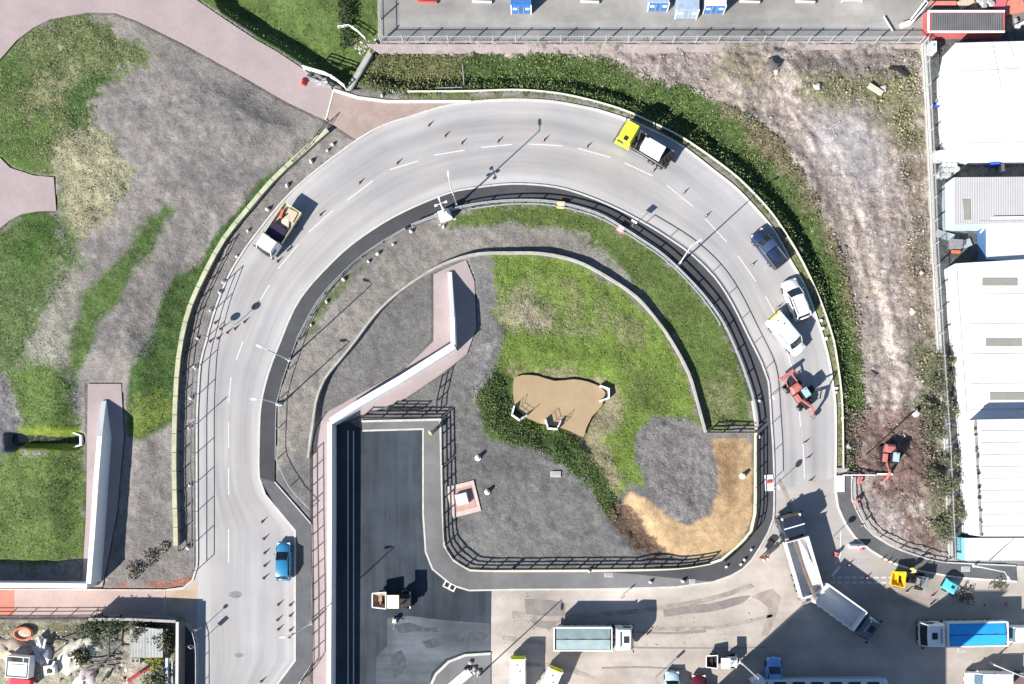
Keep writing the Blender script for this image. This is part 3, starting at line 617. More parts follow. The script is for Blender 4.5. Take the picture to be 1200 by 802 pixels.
# concrete yard at the top
yp = PP([(447,-300),(447,40),(452,47),(1078,47),(1084,40),(1084,-300)])
struct(MB().prism(yp, -.15, .14).build('yard', road_mat('yard_concrete', (.36,.35,.325), False, .12, .22, (.27,.26,.25), .9)))
struct(MB().prism(PP([(430,52),(450,52.5),(1080,52.5),(1080,57),(900,59),(720,63),(445,63)]), -.15, .10).build('path', mat('pink_strip', (.34,.285,.28), var=.2, scale=.4, fine=.2)))
# ================================================================ WALLS, FENCES, RAILINGS
def wall_path(name, label, tops_px, hs, w=.35, base=-.2, coping=True, m=m_wall, n=None):
    """tops_px are photo pixels of the wall's top edge, hs the height there"""
    pts = [P(a, b, h) for (a, b), h in zip(tops_px, hs)]
    t = thing(name, label, 'wall', (pts[0][0], pts[0][1], 0)); loc = Vector((pts[0][0], pts[0][1]))
    lp = [(x-loc.x, y-loc.y) for x, y in pts]
    MB().ribbon(lp, w, base, list(hs)).build('wall_panel', m, t)
    if coping: 
        c = MB(); zz = list(hs); n_ = normals(lp); vs = []
        for (x, y), (ax, ay), z in zip(lp, n_, zz):
            for o in (-w/2-.03, w/2+.03): vs.append((x+ax*o, y+ay*o, z+.002)); vs.append((x+ax*o, y+ay*o, z+.07))
        k = len(lp); fs = []
        for i in range(k-1):
            a, b = 4*i, 4*i+4; fs += [(a+1, b+1, b+3, a+3), (a, b, b+1, a+1), (a+2, a+3, b+3, b+2), (a, a+2, b+2, b)]
        fs += [(0, 1, 3, 2), (4*k-4, 4*k-2, 4*k-1, 4*k-3)]
        c.add(vs, fs).build('coping', m_white, t)
    return t
wall_path('wing_wall', 'tall white wing wall on the pink path beside the left green field', [(122,470),(119.5,490),(117,512),(113,560),(109,620),(104,684)], [.15,1.2,2.3,2.45,2.45,2.45], .5)
wall_path('retaining_wall', 'white retaining wall along the pink slab path, low green field behind it', [(102,687),(60,686.5),(0,686),(-120,686)], [2.44]*4, .5)
wall_path('wing_wall', 'white wing wall with a pointed top end inside the low curved wall', [(527,319),(528.5,345),(530,372),(531,404)], [.2,1.2,2.3,2.4], .45)
wall_path('retaining_wall', 'long diagonal white wall between the pink path and the black asphalt court', [(532,405),(470,444),(420,473),(387.5,494)], [2.38]*4, .7)
wall_path('retaining_wall', 'long straight white wall beside the black asphalt, running down out of the picture', [(386.5,495),(386.5,600),(386,700),(385.5,800),(385,960)], [2.42]*5, .42)
# kerb upstands and drain at the foot of the long wall
t = thing('wall_kerb', 'thin pale double kerb line in the shade at the foot of the long white wall', 'kerb', (*P(408, 640), 0))
for x in (408, 414.5):
    a, b = P(x, 505), P(x, 960); MB().ribbon([(a[0]-t.location.x, a[1]-t.location.y), (b[0]-t.location.x, b[1]-t.location.y)], .12, 0, .12).build('kerb_line', m_kerb, t)
# low curved wall of the inner slope
lw = [(361,537),(363.5,515),(366,500),(370,472),(380,445),(400,420),(416,400),(437,372),(462,347),(500,320),(530,305.5),(562,297.5),(600,296.5),(637,297.5),(675,306),(712,325),(745,347.5),(767,372),(787,400),(807,437),(817,470),(827,507)]
LW = smooth_line([P(a, b, .55) for a, b in lw], 1.0)
def world_wall(name, label, pts, w, z0, z1, m, cop_m=None, gap=None, cat='wall'):
    ox, oy = pts[len(pts)//2]; t = thing(name, label, cat, (ox, oy, 0)); lp = [(x-ox, y-oy) for x, y in pts]
    MB().ribbon(lp, w, z0, z1).build('wall_panel', m, t)
    if cop_m:
        if gap:
            c = MB(); s = resample(lp, step=gap)
            for a, b in zip(s, s[1:]):
                d = Vector((b[0]-a[0], b[1]-a[1])); u = d.normalized()*.035
                c.ribbon([(a[0]+u.x, a[1]+u.y), (b[0]-u.x, b[1]-u.y)], w+.12, z1+.002, z1+.09+random.uniform(-.01, .01))
            c.build('coping', cop_m, t)
        else: MB().ribbon(lp, w+.05, z1+.002, z1+.08).build('coping', cop_m, t)
    return t
world_wall('low_wall', 'low curved concrete wall round the inner grass slope, dark shadow on its outer side', LW, .20, -1.0, .62, m_conc, mat('worn_coping', (.36,.35,.32), var=.25, scale=1, fine=.15))
m_cop = mat('mossy_stone', (.42,.43,.29), var=.22, scale=.9, fine=.15)
COP = smooth_line([P(a, b, .6) for a, b in cop], 1.0)
world_wall('parapet_wall', 'long curved parapet with mossy stone coping units between the green slope and the road fence', COP, .40, -.6, .55, m_conc, m_cop, 2.2)
world_wall('parapet_wall', 'pale narrow barrier kerb following the outside of the whole bend above the dark bank', smooth_line([P(a+1.2*(1 if a>700 else 0), b-(1.2 if b<300 else 0), 0) for a, b in [(478,110)]+bank_in[3:]], 1.2), .08, -.9, .35, m_conc, mat('cream_rail', (.66,.66,.50), var=.08, scale=1))

def railing(name, label, pts, h, spacing, rails, pr=.03, rr=.022, m=m_black, z=.0, cat='railing', feet=None, group=None, lean=0):
    """posts as single parts, each rail a part"""
    n = max(2, min(98, int(length(pts)/spacing)+1)); s = resample(pts, n); ox, oy = s[0]
    t = thing(name, label, cat, (ox, oy, z), group=group)
    pm = MB().box((0, 0, h/2), (pr*2, pr*2, h)).build('post', m, t); first = True
    for x, y in s:
        if first: first = False; continue
        c = pm.copy(); link(c); c.parent = t; c.location = (x-ox, y-oy, 0)
    fine = resample(pts, max(2, int(length(pts)/1.2)+1))
    for rz in rails:
        r = MB()
        for a, b in zip(fine, fine[1:]): r.bar((a[0]-ox, a[1]-oy, rz), (b[0]-ox, b[1]-oy, rz), rr*2)
        r.build('rail', m, t)
    return t
# road fence on the left kerb: tall posts with a top rail
railing('guard_fence', 'tall thin grey wire fence on the left kerb whose shadow falls across the road edge', smooth_line(PP([(231,668),(231,602),(231,500),(232.5,462),(235,427),(242,400),(250,370),(265,330)]), 1), 1.7, 3.3, [1.68, .9], .035, .03, mat('fence_grey', (.22,.22,.23), rough=.5), .1, 'fence')
railing('estate_railing', 'black post and rail fence running down beside the mossy parapet', smooth_line(PP([(268,286),(249,323),(231,362),(220,402),(215,441),(213,480),(212,520),(212,560),(213,600),(213,645)]), 1), 1.15, 2.3, [.5,1.05], .05, .035, m_black, 0, 'fence')
railing('estate_railing', 'short black fence from the pink path end down towards the mossy parapet', PP([(386,143),(378,156),(362,176),(345,192)]), 1.1, 2.0, [.5,1.05], .04, .03, m_black, 0, 'fence')
railing('estate_railing', 'black post and rail fence between the footway and the long white wall', PP([(367,530),(367.5,615),(369,700),(369,776),(356,795)]), 1.15, 1.85, [.45,1.1], .05, .04, m_black, 0, 'fence')
railing('estate_railing', 'black fence along the top of the asphalt court below the diagonal wall', PP([(424,490),(460,490),(516,489.5)]), 1.3, 2.0, [.4,.8,1.22], .06, .05, m_black, .0, 'fence')
railing('estate_railing', 'black fence down the right side of the grey footway beside the grey soil', PP([(519,490),(519.5,545)]), 1.3, 1.8, [.4,.8,1.22], .06, .05, m_black, .0, 'fence')
railing('estate_railing', 'black fence curving round the lower left corner of the grey soil', smooth_line(PP([(520,548),(521,602),(523,640),(533,655),(550,665.5),(600,666.5)]), 1), 1.3, 1.8, [.4,.8,1.22], .06, .05, m_black, .0, 'fence')
railing('estate_railing', 'black fence along the bottom of the soil and the sand bank above the dark footway', smooth_line(PP([(602,666.5),(680,666),(750,665.5),(800,664),(830,659)]), 1), 1.3, 1.8, [.4,.8,1.22], .06, .05, m_black, .0, 'fence')
railing('estate_railing', 'black fence along the right edge of the sand bank', smooth_line(PP([(886,512),(886,560),(886,605),(882,622),(864,643),(848,657)]), 1), 1.2, 1.8, [.4,.8,1.15], .05, .04, m_black, .1, 'fence')
railing('estate_railing', 'short black fence from the low curved wall to the footway above the sand bank', PP([(829,507),(884,507)]), 1.3, 1.45, [.4,.8,1.22], .06, .05, m_black, .0, 'fence')
t = railing('field_gate', 'dark steel gate frame standing above the court fence', PP([(455,480),(495,480)]), 1.0, 1.3, [.2,.6,.95], .05, .04, m_black, 0, 'gate')
railing('estate_railing', 'dark curved rail standing on the soil above the court corner', smooth_line(PP([(512,484),(513,470),(517,452),(520,440)]), .6), 1.1, 1.2, [.5,1.05], .05, .04, m_black, 0, 'fence')
# galvanised barriers on the inside of the footway
gb = smooth_line(PP(foot_inner[5:26]), 1)
railing('pedestrian_barrier', 'double rail galvanised barrier along the inner side of the bend footway', smooth_line(PP([(484,266),(520,252),(550,243),(600,237.5),(650,239.5),(700,252.5),(725,266.5),(750,282.5),(775,299.5),(800,322.5),(825,349.5),(845,377.5),(857,402.5),(870,434),(882,472),(886,500)]), 1), 1.05, 2.9, [.45,.98], .06, .05, m_galv, .1, 'barrier')
railing('pedestrian_barrier', 'second galvanised rail on the grass just inside the bend footway', smooth_line(PP([(550,247),(600,241),(650,243),(700,256),(725,270),(750,286),(775,303),(800,326),(824,353),(843,381)]), 1), .6, 3.1, [.55], .06, .05, m_galv, 0, 'barrier')
railing('pedestrian_barrier', 'galvanised barrier on the footway edge left of the inner soil', smooth_line(PP([(350,398),(375,353),(407,318),(437,293),(475,270)]), 1), .9, 3.0, [.4,.85], .04, .03, m_galv, .05, 'barrier')
railing('pedestrian_barrier', 'thin galvanised rail at the lower left edge of the inner soil', PP([(350,400),(334,445),(326,475),(325,540),(342,573),(364,596)]), .9, 3.4, [.85], .04, .03, m_galv, .05, 'barrier')
railing('guard_rail', 'thin dark rail on the footway kerb shading the right side of the road', smooth_line(PP([(756,262.5),(787,281),(812,299),(837,324),(857,354),(877,394),(892,424),(900,447),(904,500),(906,530),(906.5,562)]), 1), .95, 3.2, [.92], .03, .03, mat('rail_grey', (.16,.16,.17)), .1, 'barrier')
railing('pedestrian_barrier', 'galvanised barrier along the lower right footway beside the reddish dirt', smooth_line(PP([(999,560),(999,586),(1007,604),(1015,618),(1025,628),(1041,638),(1056,645),(1071,650),(1086,655),(1106,659)]), 1), 1.0, 2.5, [.45,.95], .05, .045, m_galv, .1, 'barrier')
railing('site_barrier', 'pale horizontal barrier beside the red digger at the start of the lower right footway', PP([(988,557),(1022,557)]), 1.0, 1.7, [.5,.95], .06, .06, m_white, 0, 'barrier')
railing('estate_railing', 'dark fence along the left part of the pink slab path above the junk yard', PP([(-40,724),(60,724),(128,723.5)]), 1.2, 2.4, [.3,.75,1.15], .04, .03, m_black, 0, 'fence')
railing('guard_rail', 'thin rail curving round the dark footway corner at the lower left', smooth_line(PP([(128,720.5),(205,721.5),(220,729),(230,741),(233,755),(233,860)]), 1), 1.0, 2.6, [.95], .03, .03, m_galv, .1, 'barrier')
# concrete panel walls round the junk yard
world_wall('boundary_wall', 'dark boundary wall along the top of the junk yard, shading the pink slab path', [P(a, b, 2) for a, b in ((104,726),(150,726),(206,728.5))], .25, -.2, 2.0, mat('dark_wall', (.12,.12,.12), var=.2, scale=1, fine=.15), m_conc)
world_wall('boundary_wall', 'concrete boundary wall down the right side of the junk yard', [P(a, b, 2) for a, b in ((208,729),(207.5,802),(207,960))], .28, -.2, 2.0, mat('dark_wall', (.12,.12,.12)), m_galv)
# palisade fences
def palisade(label, pts, h, z=.1, step=2.6, pale=.28):
    s = resample(pts, step=step)[:98]; ox, oy = s[0]; t = thing('palisade_fence', label, 'fence', (ox, oy, z))
    pm = MB().box((0, 0, h/2), (.12, .12, h)).build('post', m_galv, t)
    for x, y in s[1:]:
        c = pm.copy(); link(c); c.parent = t; c.location = (x-ox, y-oy, 0)
    f = resample(pts, step=pale); pa = MB()
    for x, y in f: pa.box((x-ox, y-oy, h*.5+.03), (.028, .028, h-.04))
    pa.build('pale_panel', m_galv, t)
    for rz in (.3, h-.25):
        r = MB()
        for a, b in zip(s, s[1:]): r.bar((a[0]-ox, a[1]-oy, rz), (b[0]-ox, b[1]-oy, rz), .06)
        r.build('rail', m_galv, t)
    return t
palisade('grey palisade fence along the top concrete yard, post shadows slanting into the yard', PP([(447,51),(600,51),(800,51),(1077,51.5)]), 1.75, pale=.18)
palisade('grey palisade fence at the left end of the top concrete yard', PP([(447,50),(446,0),(445,-80)]), 1.9, pale=.2)
palisade('long grey palisade fence between the dirt lot and the white sheds', PP([(1080,53),(1088,200),(1092,300),(1098,400),(1106,520),(1112,655)]), 1.9, pale=.16)
world_wall('fence_plinth', 'concrete plinth under the long fence between the dirt lot and the white sheds', PP([(1081,53),(1089,200),(1093,300),(1099,400),(1107,520),(1113,656)]), .45, -.3, .35, m_conc, mat('pale_coping', (.5,.49,.46)))
railing('wire_fence', 'thin pale wire fence dropping across the green bank', [P(541,66), P(544,107)], 1.1, 1.3, [.5,1.05], .04, .03, m_galv, -1.2, 'fence')
railing('wire_fence', 'low pale rail at the foot of the green bank beside the road', PP([(511,104),(541,103)]), .8, 1.4, [.4,.75], .04, .03, m_galv, -.6, 'fence')
railing('barrier_gate', 'white tubular gate beside the pink path end at the green bank', PP([(357,82),(388,91),(405,104)]), 1.1, 1.6, [.3,.7,1.05], .06, .05, m_white, .0, 'gate')
railing('barrier_gate', 'second white tubular gate row next to the pink path end', PP([(357,92),(388,104)]), 1.0, 1.5, [.3,.9], .05, .05, m_galv, .0, 'gate')
railing('handrail', 'loose white frame lying on the upper left grass', [P(397,33), P(412,31), P(428,46)], .5, .9, [.1,.45], .05, .04, m_white, .0, 'frame')
# fallen trunk across the ditch
t = thing('headwall', 'narrow concrete culvert wall crossing the ditch from the pink path to the yard corner', 'wall', (*P(421, 84), 0))
a, b = P(407, 107), P(434, 63); MB().bar((a[0]-t.location.x, a[1]-t.location.y, -.6), (b[0]-t.location.x, b[1]-t.location.y, -.3), .7, 1.0).build('wall_panel', mat('stained_concrete', (.22,.23,.20), var=.3, scale=1, fine=.25), t)
MB().bar((a[0]-t.location.x, a[1]-t.location.y, -.07), (b[0]-t.location.x, b[1]-t.location.y, .23), .5, .06).build('coping', m_conc, t)

# ================================================================ LAMPS AND SIGNS
def lamp(base, ang, h=8.5, arm=.5, label=''):
    x, y = P(*base); t = thing('street_lamp', label, 'street lamp', (x, y, .05), ang, 'tall street lamps')
    MB().lathe([(.13,0),(.13,1.2),(.085,1.25),(.055,h)], n=10).build('pole', m_lamp, t, smooth=40)
    MB().lathe([(.22,0),(.22,.06),(.15,.09)], n=10).build('base_plate', m_lamp, t)
    MB().tube((0,0,h-.05), (arm,0,h+.08), .045, .04).build('arm', m_lamp, t)
    hd = MB().loft([[(arm+dx, s*w, h+.08+z) for s, z in ((-1,0),(-.8,.08),(.8,.08),(1,0),(.8,-.05),(-.8,-.05))] for dx, w in ((0,.06),(.15,.13),(.6,.14),(.75,.08))]).build('lamp_head', m_lamp, t, fix=True)
    MB().box((arm+.4, 0, h+.02), (.4,.18,.02)).build('lens', m_light, hd); return t
def face(base, target): 
    a, b = P(*base), P(*target); return math.atan2(b[1]-a[1], b[0]-a[0])
for b_, tg, lb, kw in (((535.5,242),(530,200),'grey street lamp beside the white camera tower',{}),
    ((796,310),(830,290),'grey street lamp on the footway at the upper right of the bend',{}),
    ((339,422),(300,405),'grey street lamp at the left edge of the inner soil, the upper of two there',{}),
    ((329,474),(290,474),'grey street lamp at the left edge of the inner soil, the lower of two there',dict(h=7)),
    ((365,730),(330,735),'grey street lamp beside the footway left of the long white wall',{}),
    ((1141,663),(1160,700),'grey street lamp beside the flat roofed low white shed at the lower right',dict(h=7)),
    ((1160,777),(1190,781),'grey street lamp near the white van at the lower right corner',dict(h=7.5)),
    ((561,792),(560,830),'street lamp at the bottom beside the curved kerb of the black asphalt',{}),
    ((868,776),(868,830),'street lamp beside the small white loader at the bottom',{}),
    ((1066,30),(1040,10),'grey lamp at the right end of the top concrete yard',dict(h=5))):
    lamp(b_, face(b_, tg), label=lb, **kw)
def sign(px, label, h, ang, shape='disc', r=.35, col=None, name='road_sign', z=.1, w=.6, hh=.6):
    x, y = P(*px); t = thing(name, label, 'sign', (x, y, z), ang)
    MB().tube((0,0,0), (0,0,h+ (r if shape=='disc' else hh/2)), .035).build('post', m_galv, t)
    c = col or m_white
    if shape == 'disc': 
        MB().tube((.04,0,h), (.06,0,h), r, n=20).build('plate', c, t); MB().tube((.0605,0,h), (.066,0,h), r*.78, n=20).build('symbol', m_white if c != m_white else m_black, t)
    elif shape == 'tri':
        MB().tube((.04,0,h), (.06,0,h), r*1.1, n=3).build('plate', m_red, t); MB().tube((.061,0,h), (.066,0,h), r*.75, n=3).build('symbol', m_white, t)
    else:
        MB().box((.05,0,h), (.03,w,hh)).build('plate', c, t); MB().box((.068,0,h), (.008,w*.8,hh*.8)).build('symbol', m_white if c != m_white else m_black, t)
    return t
sign((234,494), 'red and white rectangular road sign on the left kerb fence', 2.2, math.radians(-50), 'rect', col=m_red, w=.9, hh=.9)
sign((901,468), 'round road sign on the right kerb of the footway near the red backhoe digger', 2.2, math.radians(200), 'disc', .38, m_red)
sign((906,571), 'round red sign on the pale pad at the right end of the footway rail', 2.6, math.radians(200), 'disc', .35, m_red)
sign((741,266), 'white sign on the inner footway above the red and white board', 1.9, math.radians(60), 'rect', w=.7, hh=.7)
sign((233,754), 'road sign at the dark footway corner, the lower of two', 2.4, math.radians(50), 'rect', w=.5, hh=.9, col=m_white)
sign((238,735), 'small round road sign at the dark footway corner, the upper of two', 2.2, math.radians(50), 'disc', .22, m_red)
sign((976,629), 'round sign beside the junction kerb at the lower right', 2.0, math.radians(230), 'disc', .33)
sign((262,384), 'round white work sign at the cone row, left one of two', 1.1, math.radians(60), 'disc', .42)
sign((276,381), 'round white work sign at the cone row, right one of two', 2.0, math.radians(60), 'disc', .40)
sign((729,698), 'small orange work sign at the footway kerb above the parked white tipper', 1.0, math.radians(-60), 'rect', col=m_orange, w=.6, hh=.5)
sign((767,795), 'tall narrow sign post beside the pale blue parked car', 2.6, math.radians(40), 'rect', w=.3, hh=.8, col=m_galv)
# sign boards on the grass inside the barrier
def board(px, label, m, w=.9, h=.9, ang=0, z=.05):
    x, y = P(*px); t = thing('work_sign', label, 'sign', (x, y, z), ang)
    MB().box((0,0,.45), (h*.9,w,.05), ry=math.radians(-28)).build('board', m, t)
    MB().box((.02,0,.49), (h*.55,w*.6,.03), ry=math.radians(-28)).build('symbol', m_white if m is not m_white else m_red, t)
    for s in (-1, 1): MB().bar((-.35,s*w*.4,.3), (-.5,s*w*.4,0), .04).build('leg', m_black, t)
    for s in (-1, 1): MB().bar((.35,s*w*.4,.5), (.4,s*w*.4,0), .04).build('leg', m_black, t)
board((727,270), 'red and white work sign board leaning on the barrier at the upper right grass', m_red, ang=math.radians(60))
board((657,242), 'yellow work sign board leaning on the barrier at the top of the bend', m_yellow, ang=math.radians(85))
# sign with white pad by the footway end
t = thing('barrier_block', 'pale rectangular pad at the kerb under the round red sign', 'pad', (*P(901,566), .1), math.radians(3))
MB().box((0,0,.06), (1.0,1.9,.12)).build('slab', m_white, t, bevel=.02); MB().box((0,.1,.2), (.5,.35,.18)).build('weight', m_red, t, bevel=.03)
t = thing('concrete_pad', 'blank white rectangular slab at the outer kerb near the red mini digger', 'slab', (*P(984,567), .0))
MB().box((0,0,.1), (1.0,1.9,.25)).build('slab', m_white, t, bevel=.02); MB().box((0,0,.24), (.7,1.5,.03)).build('panel', m_wall, t)
t = thing('concrete_pad', 'grey concrete slab at the end of the outer barrier kerb', 'slab', (*P(987,551), .0))
MB().box((0,0,.1), (1.5,.5,.3)).build('slab', m_conc, t, bevel=.02); MB().box((.3,0,.27), (.5,.3,.05)).build('panel', m_galv, t)
# camera tower
t = thing('camera_tower', 'white mobile camera tower with cameras on its mast at the top of the inner footway', 'camera tower', (*P(522,254), .0), math.radians(20))
MB().loft([[(-.75,-.6,0),(.75,-.6,0),(.75,.6,0),(-.75,.6,0)],[(-.7,-.55,.9),(.7,-.55,.9),(.7,.55,.9),(-.7,.55,.9)],[(-.3,-.25,1.9),(.3,-.25,1.9),(.3,.25,1.9),(-.3,.25,1.9)]]).build('base_cabinet', m_white, t)
ms = MB().tube((0,0,1.8), (0,0,5.2), .12, .07).build('mast', m_white, t)
for a in range(4):
    c, s = math.cos(a*math.pi/2), math.sin(a*math.pi/2); cm = MB().tube((c*.1,s*.1,5.0), (c*.55,s*.55,5.0), .04).build('arm', m_white, ms); MB().box((c*.6,s*.6,4.92), (.28,.2,.2), rz=a*math.pi/2).build('camera', m_white, t)
for a, b in ((1,1),(1,-1),(-1,1),(-1,-1)): MB().box((a*.95,b*.7,.06), (.35,.25,.12)).build('foot', m_galv, t)

# ================================================================ BUILDINGS
def px_poly(pts, h): return [P(a, b, h) for a, b in pts]
m_roofw = mat('white_metal_roof', (.80,.80,.79), rough=.5, var=.03, scale=.25, fine=.02)
m_roofg = stripes(mat('grey_corrugated_roof', (.46,.455,.45), rough=.55, var=.05, scale=.8), 1.6, .5, 'X')
m_sheetb = mat('pale_blue_cladding', (.48,.56,.60), rough=.5, var=.04)
m_rl = mat('rooflight', (.27,.27,.23), rough=.35, var=.1, scale=1.2)
m_stain = mat('gutter_grey', (.30,.30,.29), var=.4, scale=2)
def shed(label, poly_px, h, roof_m, wall_m, lights=(), ribs=None, ribdir='x', slope=0.0, extra=None):
    poly = px_poly(poly_px, h); ox, oy = poly[0]; t = thing('industrial_shed', label, 'shed', (ox, oy, 0)); lp = [(x-ox, y-oy) for x, y in poly]
    MB().prism(lp, -.2, h-.12).build('wall', wall_m, t)
    zz = h
    rf = MB().prism(lp, h-.118, h).build('roof', roof_m, t)
    for q in lights:
        l = px_poly(q, h); MB().prism([(x-ox, y-oy) for x, y in l], h-.05, h+.05).build('rooflight', m_rl, t)
    if ribs:
        r = MB()
        for k in ribs:
            a, b = P(*k[0], h), P(*k[1], h); r.bar((a[0]-ox, a[1]-oy, h+.01), (b[0]-ox, b[1]-oy, h+.01), .05, .03)
        r.build('ridge_trim', m_stain, t)
    return t
def slots(x0, x1, y, h=9): return [(x0,y),(x1,y),(x1,y+h),(x0,y+h)]
m_roofw = stripes(mat('white_metal_roof2', (.66,.66,.655), rough=.5, var=.12, scale=.16, fine=.04), .8, .25, 'Y')
m_stain = mat('gutter_grey', (.30,.30,.29), var=.4, scale=2)
shed('large blank white shed with a cut corner at the upper right', [(1120,50.5),(1400,43),(1400,179),(1119,181),(1116,150),(1113,78)], 3.4, m_roofw, m_wall, ribs=[((1163,50),(1173,102)),((1182,49),(1188,66)),((1122,168),(1300,165)),((1126,84),(1200,80))])
shed('grey corrugated shed with one khaki rooflight at the right', [(1118,208),(1400,206),(1400,259),(1118,263)], 3.0, m_roofg, m_sheetb, lights=[[(1128,234),(1136.5,234),(1137.5,258),(1129.5,258)]], ribs=[((1147,259),(1400,257))])
shed('pale annex, its end coloured shadow blue, between the grey and the slotted white sheds', [(1156,264),(1400,262),(1400,310),(1156,304)], 2.2, mat('pale_annex_roof', (.55,.59,.62), rough=.5, var=.03), mat('shadow_blue_wall', (.05,.12,.25)))  # dark blue wall colour stands in for the slotted shed's shadow on the annex
shed('white shed with three khaki slotted rooflights at the right', [(1120,309),(1400,292),(1400,492),(1134,493),(1130,430),(1124,370)], 2.9, m_roofw, m_wall, lights=[slots(1151,1192,326), slots(1155,1197,397), slots(1160,1204,460)], ribs=[((1121,312),(1133,490))]+[((1136,y),(1400,y-3)) for y in (345,380,415,450,480)])
shed('white ribbed shed casting a slanted shadow on the roof above it', [(1145,492),(1400,488),(1400,628),(1152,629),(1148,560)], 4.9, m_roofw, m_wall, ribs=[((1150,y),(1400,y-2)) for y in range(505, 628, 14)])
shed('low flat white shed with a blue end panel beside the lower right footway', [(1131,631),(1400,630),(1400,657),(1131,657)], 2.0, mat('off_white_roof', (.60,.60,.58), rough=.6, var=.08), mat('sky_blue_panel', (.22,.50,.62), rough=.5), ribs=[((1169,656),(1192,633))])
t = thing('gutter', 'dirty grey gutter line with weeds at the roof edge of the ribbed shed', 'gutter', (*P(1144,494,4.9), 4.75)); k = MB(); pts = PP([(1144,494),(1147,540),(1149,585),(1151,628)], 4.9)
for q, (a, b) in enumerate(zip(pts, pts[1:])): k.bar((a[0]-pts[0][0]-.12, a[1]-pts[0][1], .05), (b[0]-pts[0][0]-.12, b[1]-pts[0][1], .05), .22)
k.build('channel', m_stain, t); k = MB()
for q in range(26): 
    f = random.random(); a = pts[0]; b = pts[-1]; k.box((-.12+(b[0]-a[0])*f+random.uniform(-.1,.1), (b[1]-a[1])*f, .2), (random.uniform(.1,.3), random.uniform(.1,.4), .12))
k.build('weeds', mat('moss', (.10,.11,.06), var=.3), t)
# red cabin with a grey tray roof, top right
poly = px_poly([(1087,12),(1178,12),(1178,38),(1087,39)], 1.5); c = (sum(p[0] for p in poly)/4, sum(p[1] for p in poly)/4)
t = thing('shipping_container', 'long red container with a grey ribbed top edged in white at the upper right', 'container', (*c, 0))
lx = abs(poly[1][0]-poly[0][0]); ly = abs(poly[0][1]-poly[3][1])
MB().box((0,0,.72), (lx,ly,1.44)).build('shell', mat('faded_red', (.42,.10,.10), var=.2, scale=1), t, bevel=.03)
MB().box((.1,0,1.42), (lx-.8,ly-.7,.12)).build('roof', stripes(mat('dark_ribbed', (.12,.12,.125), var=.2, scale=.5), 1.2, .6, 'X'), t)
for s in (-1, 1): MB().box((0, s*(ly/2-.15), 1.45), (lx-.1,.22,.14)).build('roof_rail', m_white, t)
MB().box((-lx/2+.12,0,1.45), (.22,ly-.6,.14)).build('roof_rail', m_white, t)
# containers at the top edge
def container(px, w, l, h, label, m, ang=0, msym=None):
    t = thing('shipping_container', label, 'container', (*P(*px), .14), ang)       # px = base of the near end, middle
    MB().box((0,l/2,h/2), (w,l,h-.1)).build('shell', m, t, bevel=.02)
    MB().box((0,l/2,h-.03), (w-.1,l-.1,.08)).build('roof', m, t)
    for s in (-1, 1):
        d = MB().box((s*w*.24,-.03,h/2), (w*.46,.05,h-.25)).build('door', msym or m, t)
        MB().box((s*w*.12,-.08,h/2), (.05,.05,h-.4)).build('lock_bar', m_galv, d)
        MB().box((s*w*.30,-.065,h*.62), (w*.2,.02,h*.22)).build('panel', m_white, t)
    for s in (-1, 1): MB().box((s*(w/2-.05),-.02,h/2), (.12,.12,h)).build('corner_post', m_white, t)
    return t
m_cblue = mat('container_blue', (.045,.16,.42), rough=.5, var=.15, scale=2); m_cgrey = mat('container_greyblue', (.30,.38,.48), rough=.5, var=.15, scale=2)
container((611,17), 2.4, 6, 1.9, 'blue container at the top edge standing alone, left of the middle', m_cblue)
container((770,14), 2.4, 6, 1.9, 'blue container at the top edge, left one of the three standing together', m_cgrey, msym=m_cblue)
container((803,23), 2.6, 6, 2.1, 'grey blue container at the top edge, middle one of three and standing furthest forward', m_cgrey)
container((835,17), 2.5, 6, 1.9, 'blue container with white top at the top edge, right one of the three', m_white, msym=m_cblue)
container((997,3), 2.4, 6, 1.6, 'pale lilac container just showing at the top edge near the right end of the yard', mat('lilac', (.5,.42,.55)))
# stop beams on the yard
def beam(px, l, label, m=None, ang=-2):
    t = thing('wheel_stop', label, 'wheel stop', (*P(*px), .14), math.radians(ang), 'wheel stops on the top yard')
    MB().box((0,0,.12), (l,.18,.2)).build('beam', m or m_white, t, bevel=.03); MB().box((l/2+.06,0,.12), (.14,.2,.24)).build('end_cap', m_black, t)
for x, l, lb in ((501,2.3,'red and white wheel stop beam, leftmost on the top yard'),(565,2.3,'white wheel stop beam on the top yard left of the lone blue container'),(691,2.2,'white wheel stop beam between the lone container and the three containers'),(878,2.4,'white wheel stop beam just right of the three containers'),(943,2.3,'white wheel stop beam, rightmost on the top yard')):
    beam((x, 3.5), l, lb, m_red if x == 501 else m_white)
# unseen blocks added beyond the lower edge, shaped to throw the junction shadow
def far_block(label, px, h, m, m2):
    poly = PP(px); ox, oy = poly[0]; lp = [(x-ox, y-oy) for x, y in poly]; t = thing('shadow_block', label, 'shadow block', (ox, oy, 0))
    MB().prism(lp, 0, h-.3).build('wall', m, t); MB().prism(lp, h-.3, h).build('roof', m2, t)
far_block('tall unseen block added beyond the bottom edge to shadow the junction', [(830,812),(935,860),(950,872),(950,1060),(800,1060)], 14, m_conc, m_galv)
far_block('taller unseen block added to shade the road above the blue sheeted lorry', [(888,900),(955,900),(905,946),(878,946)], 20, m_conc, m_galv)
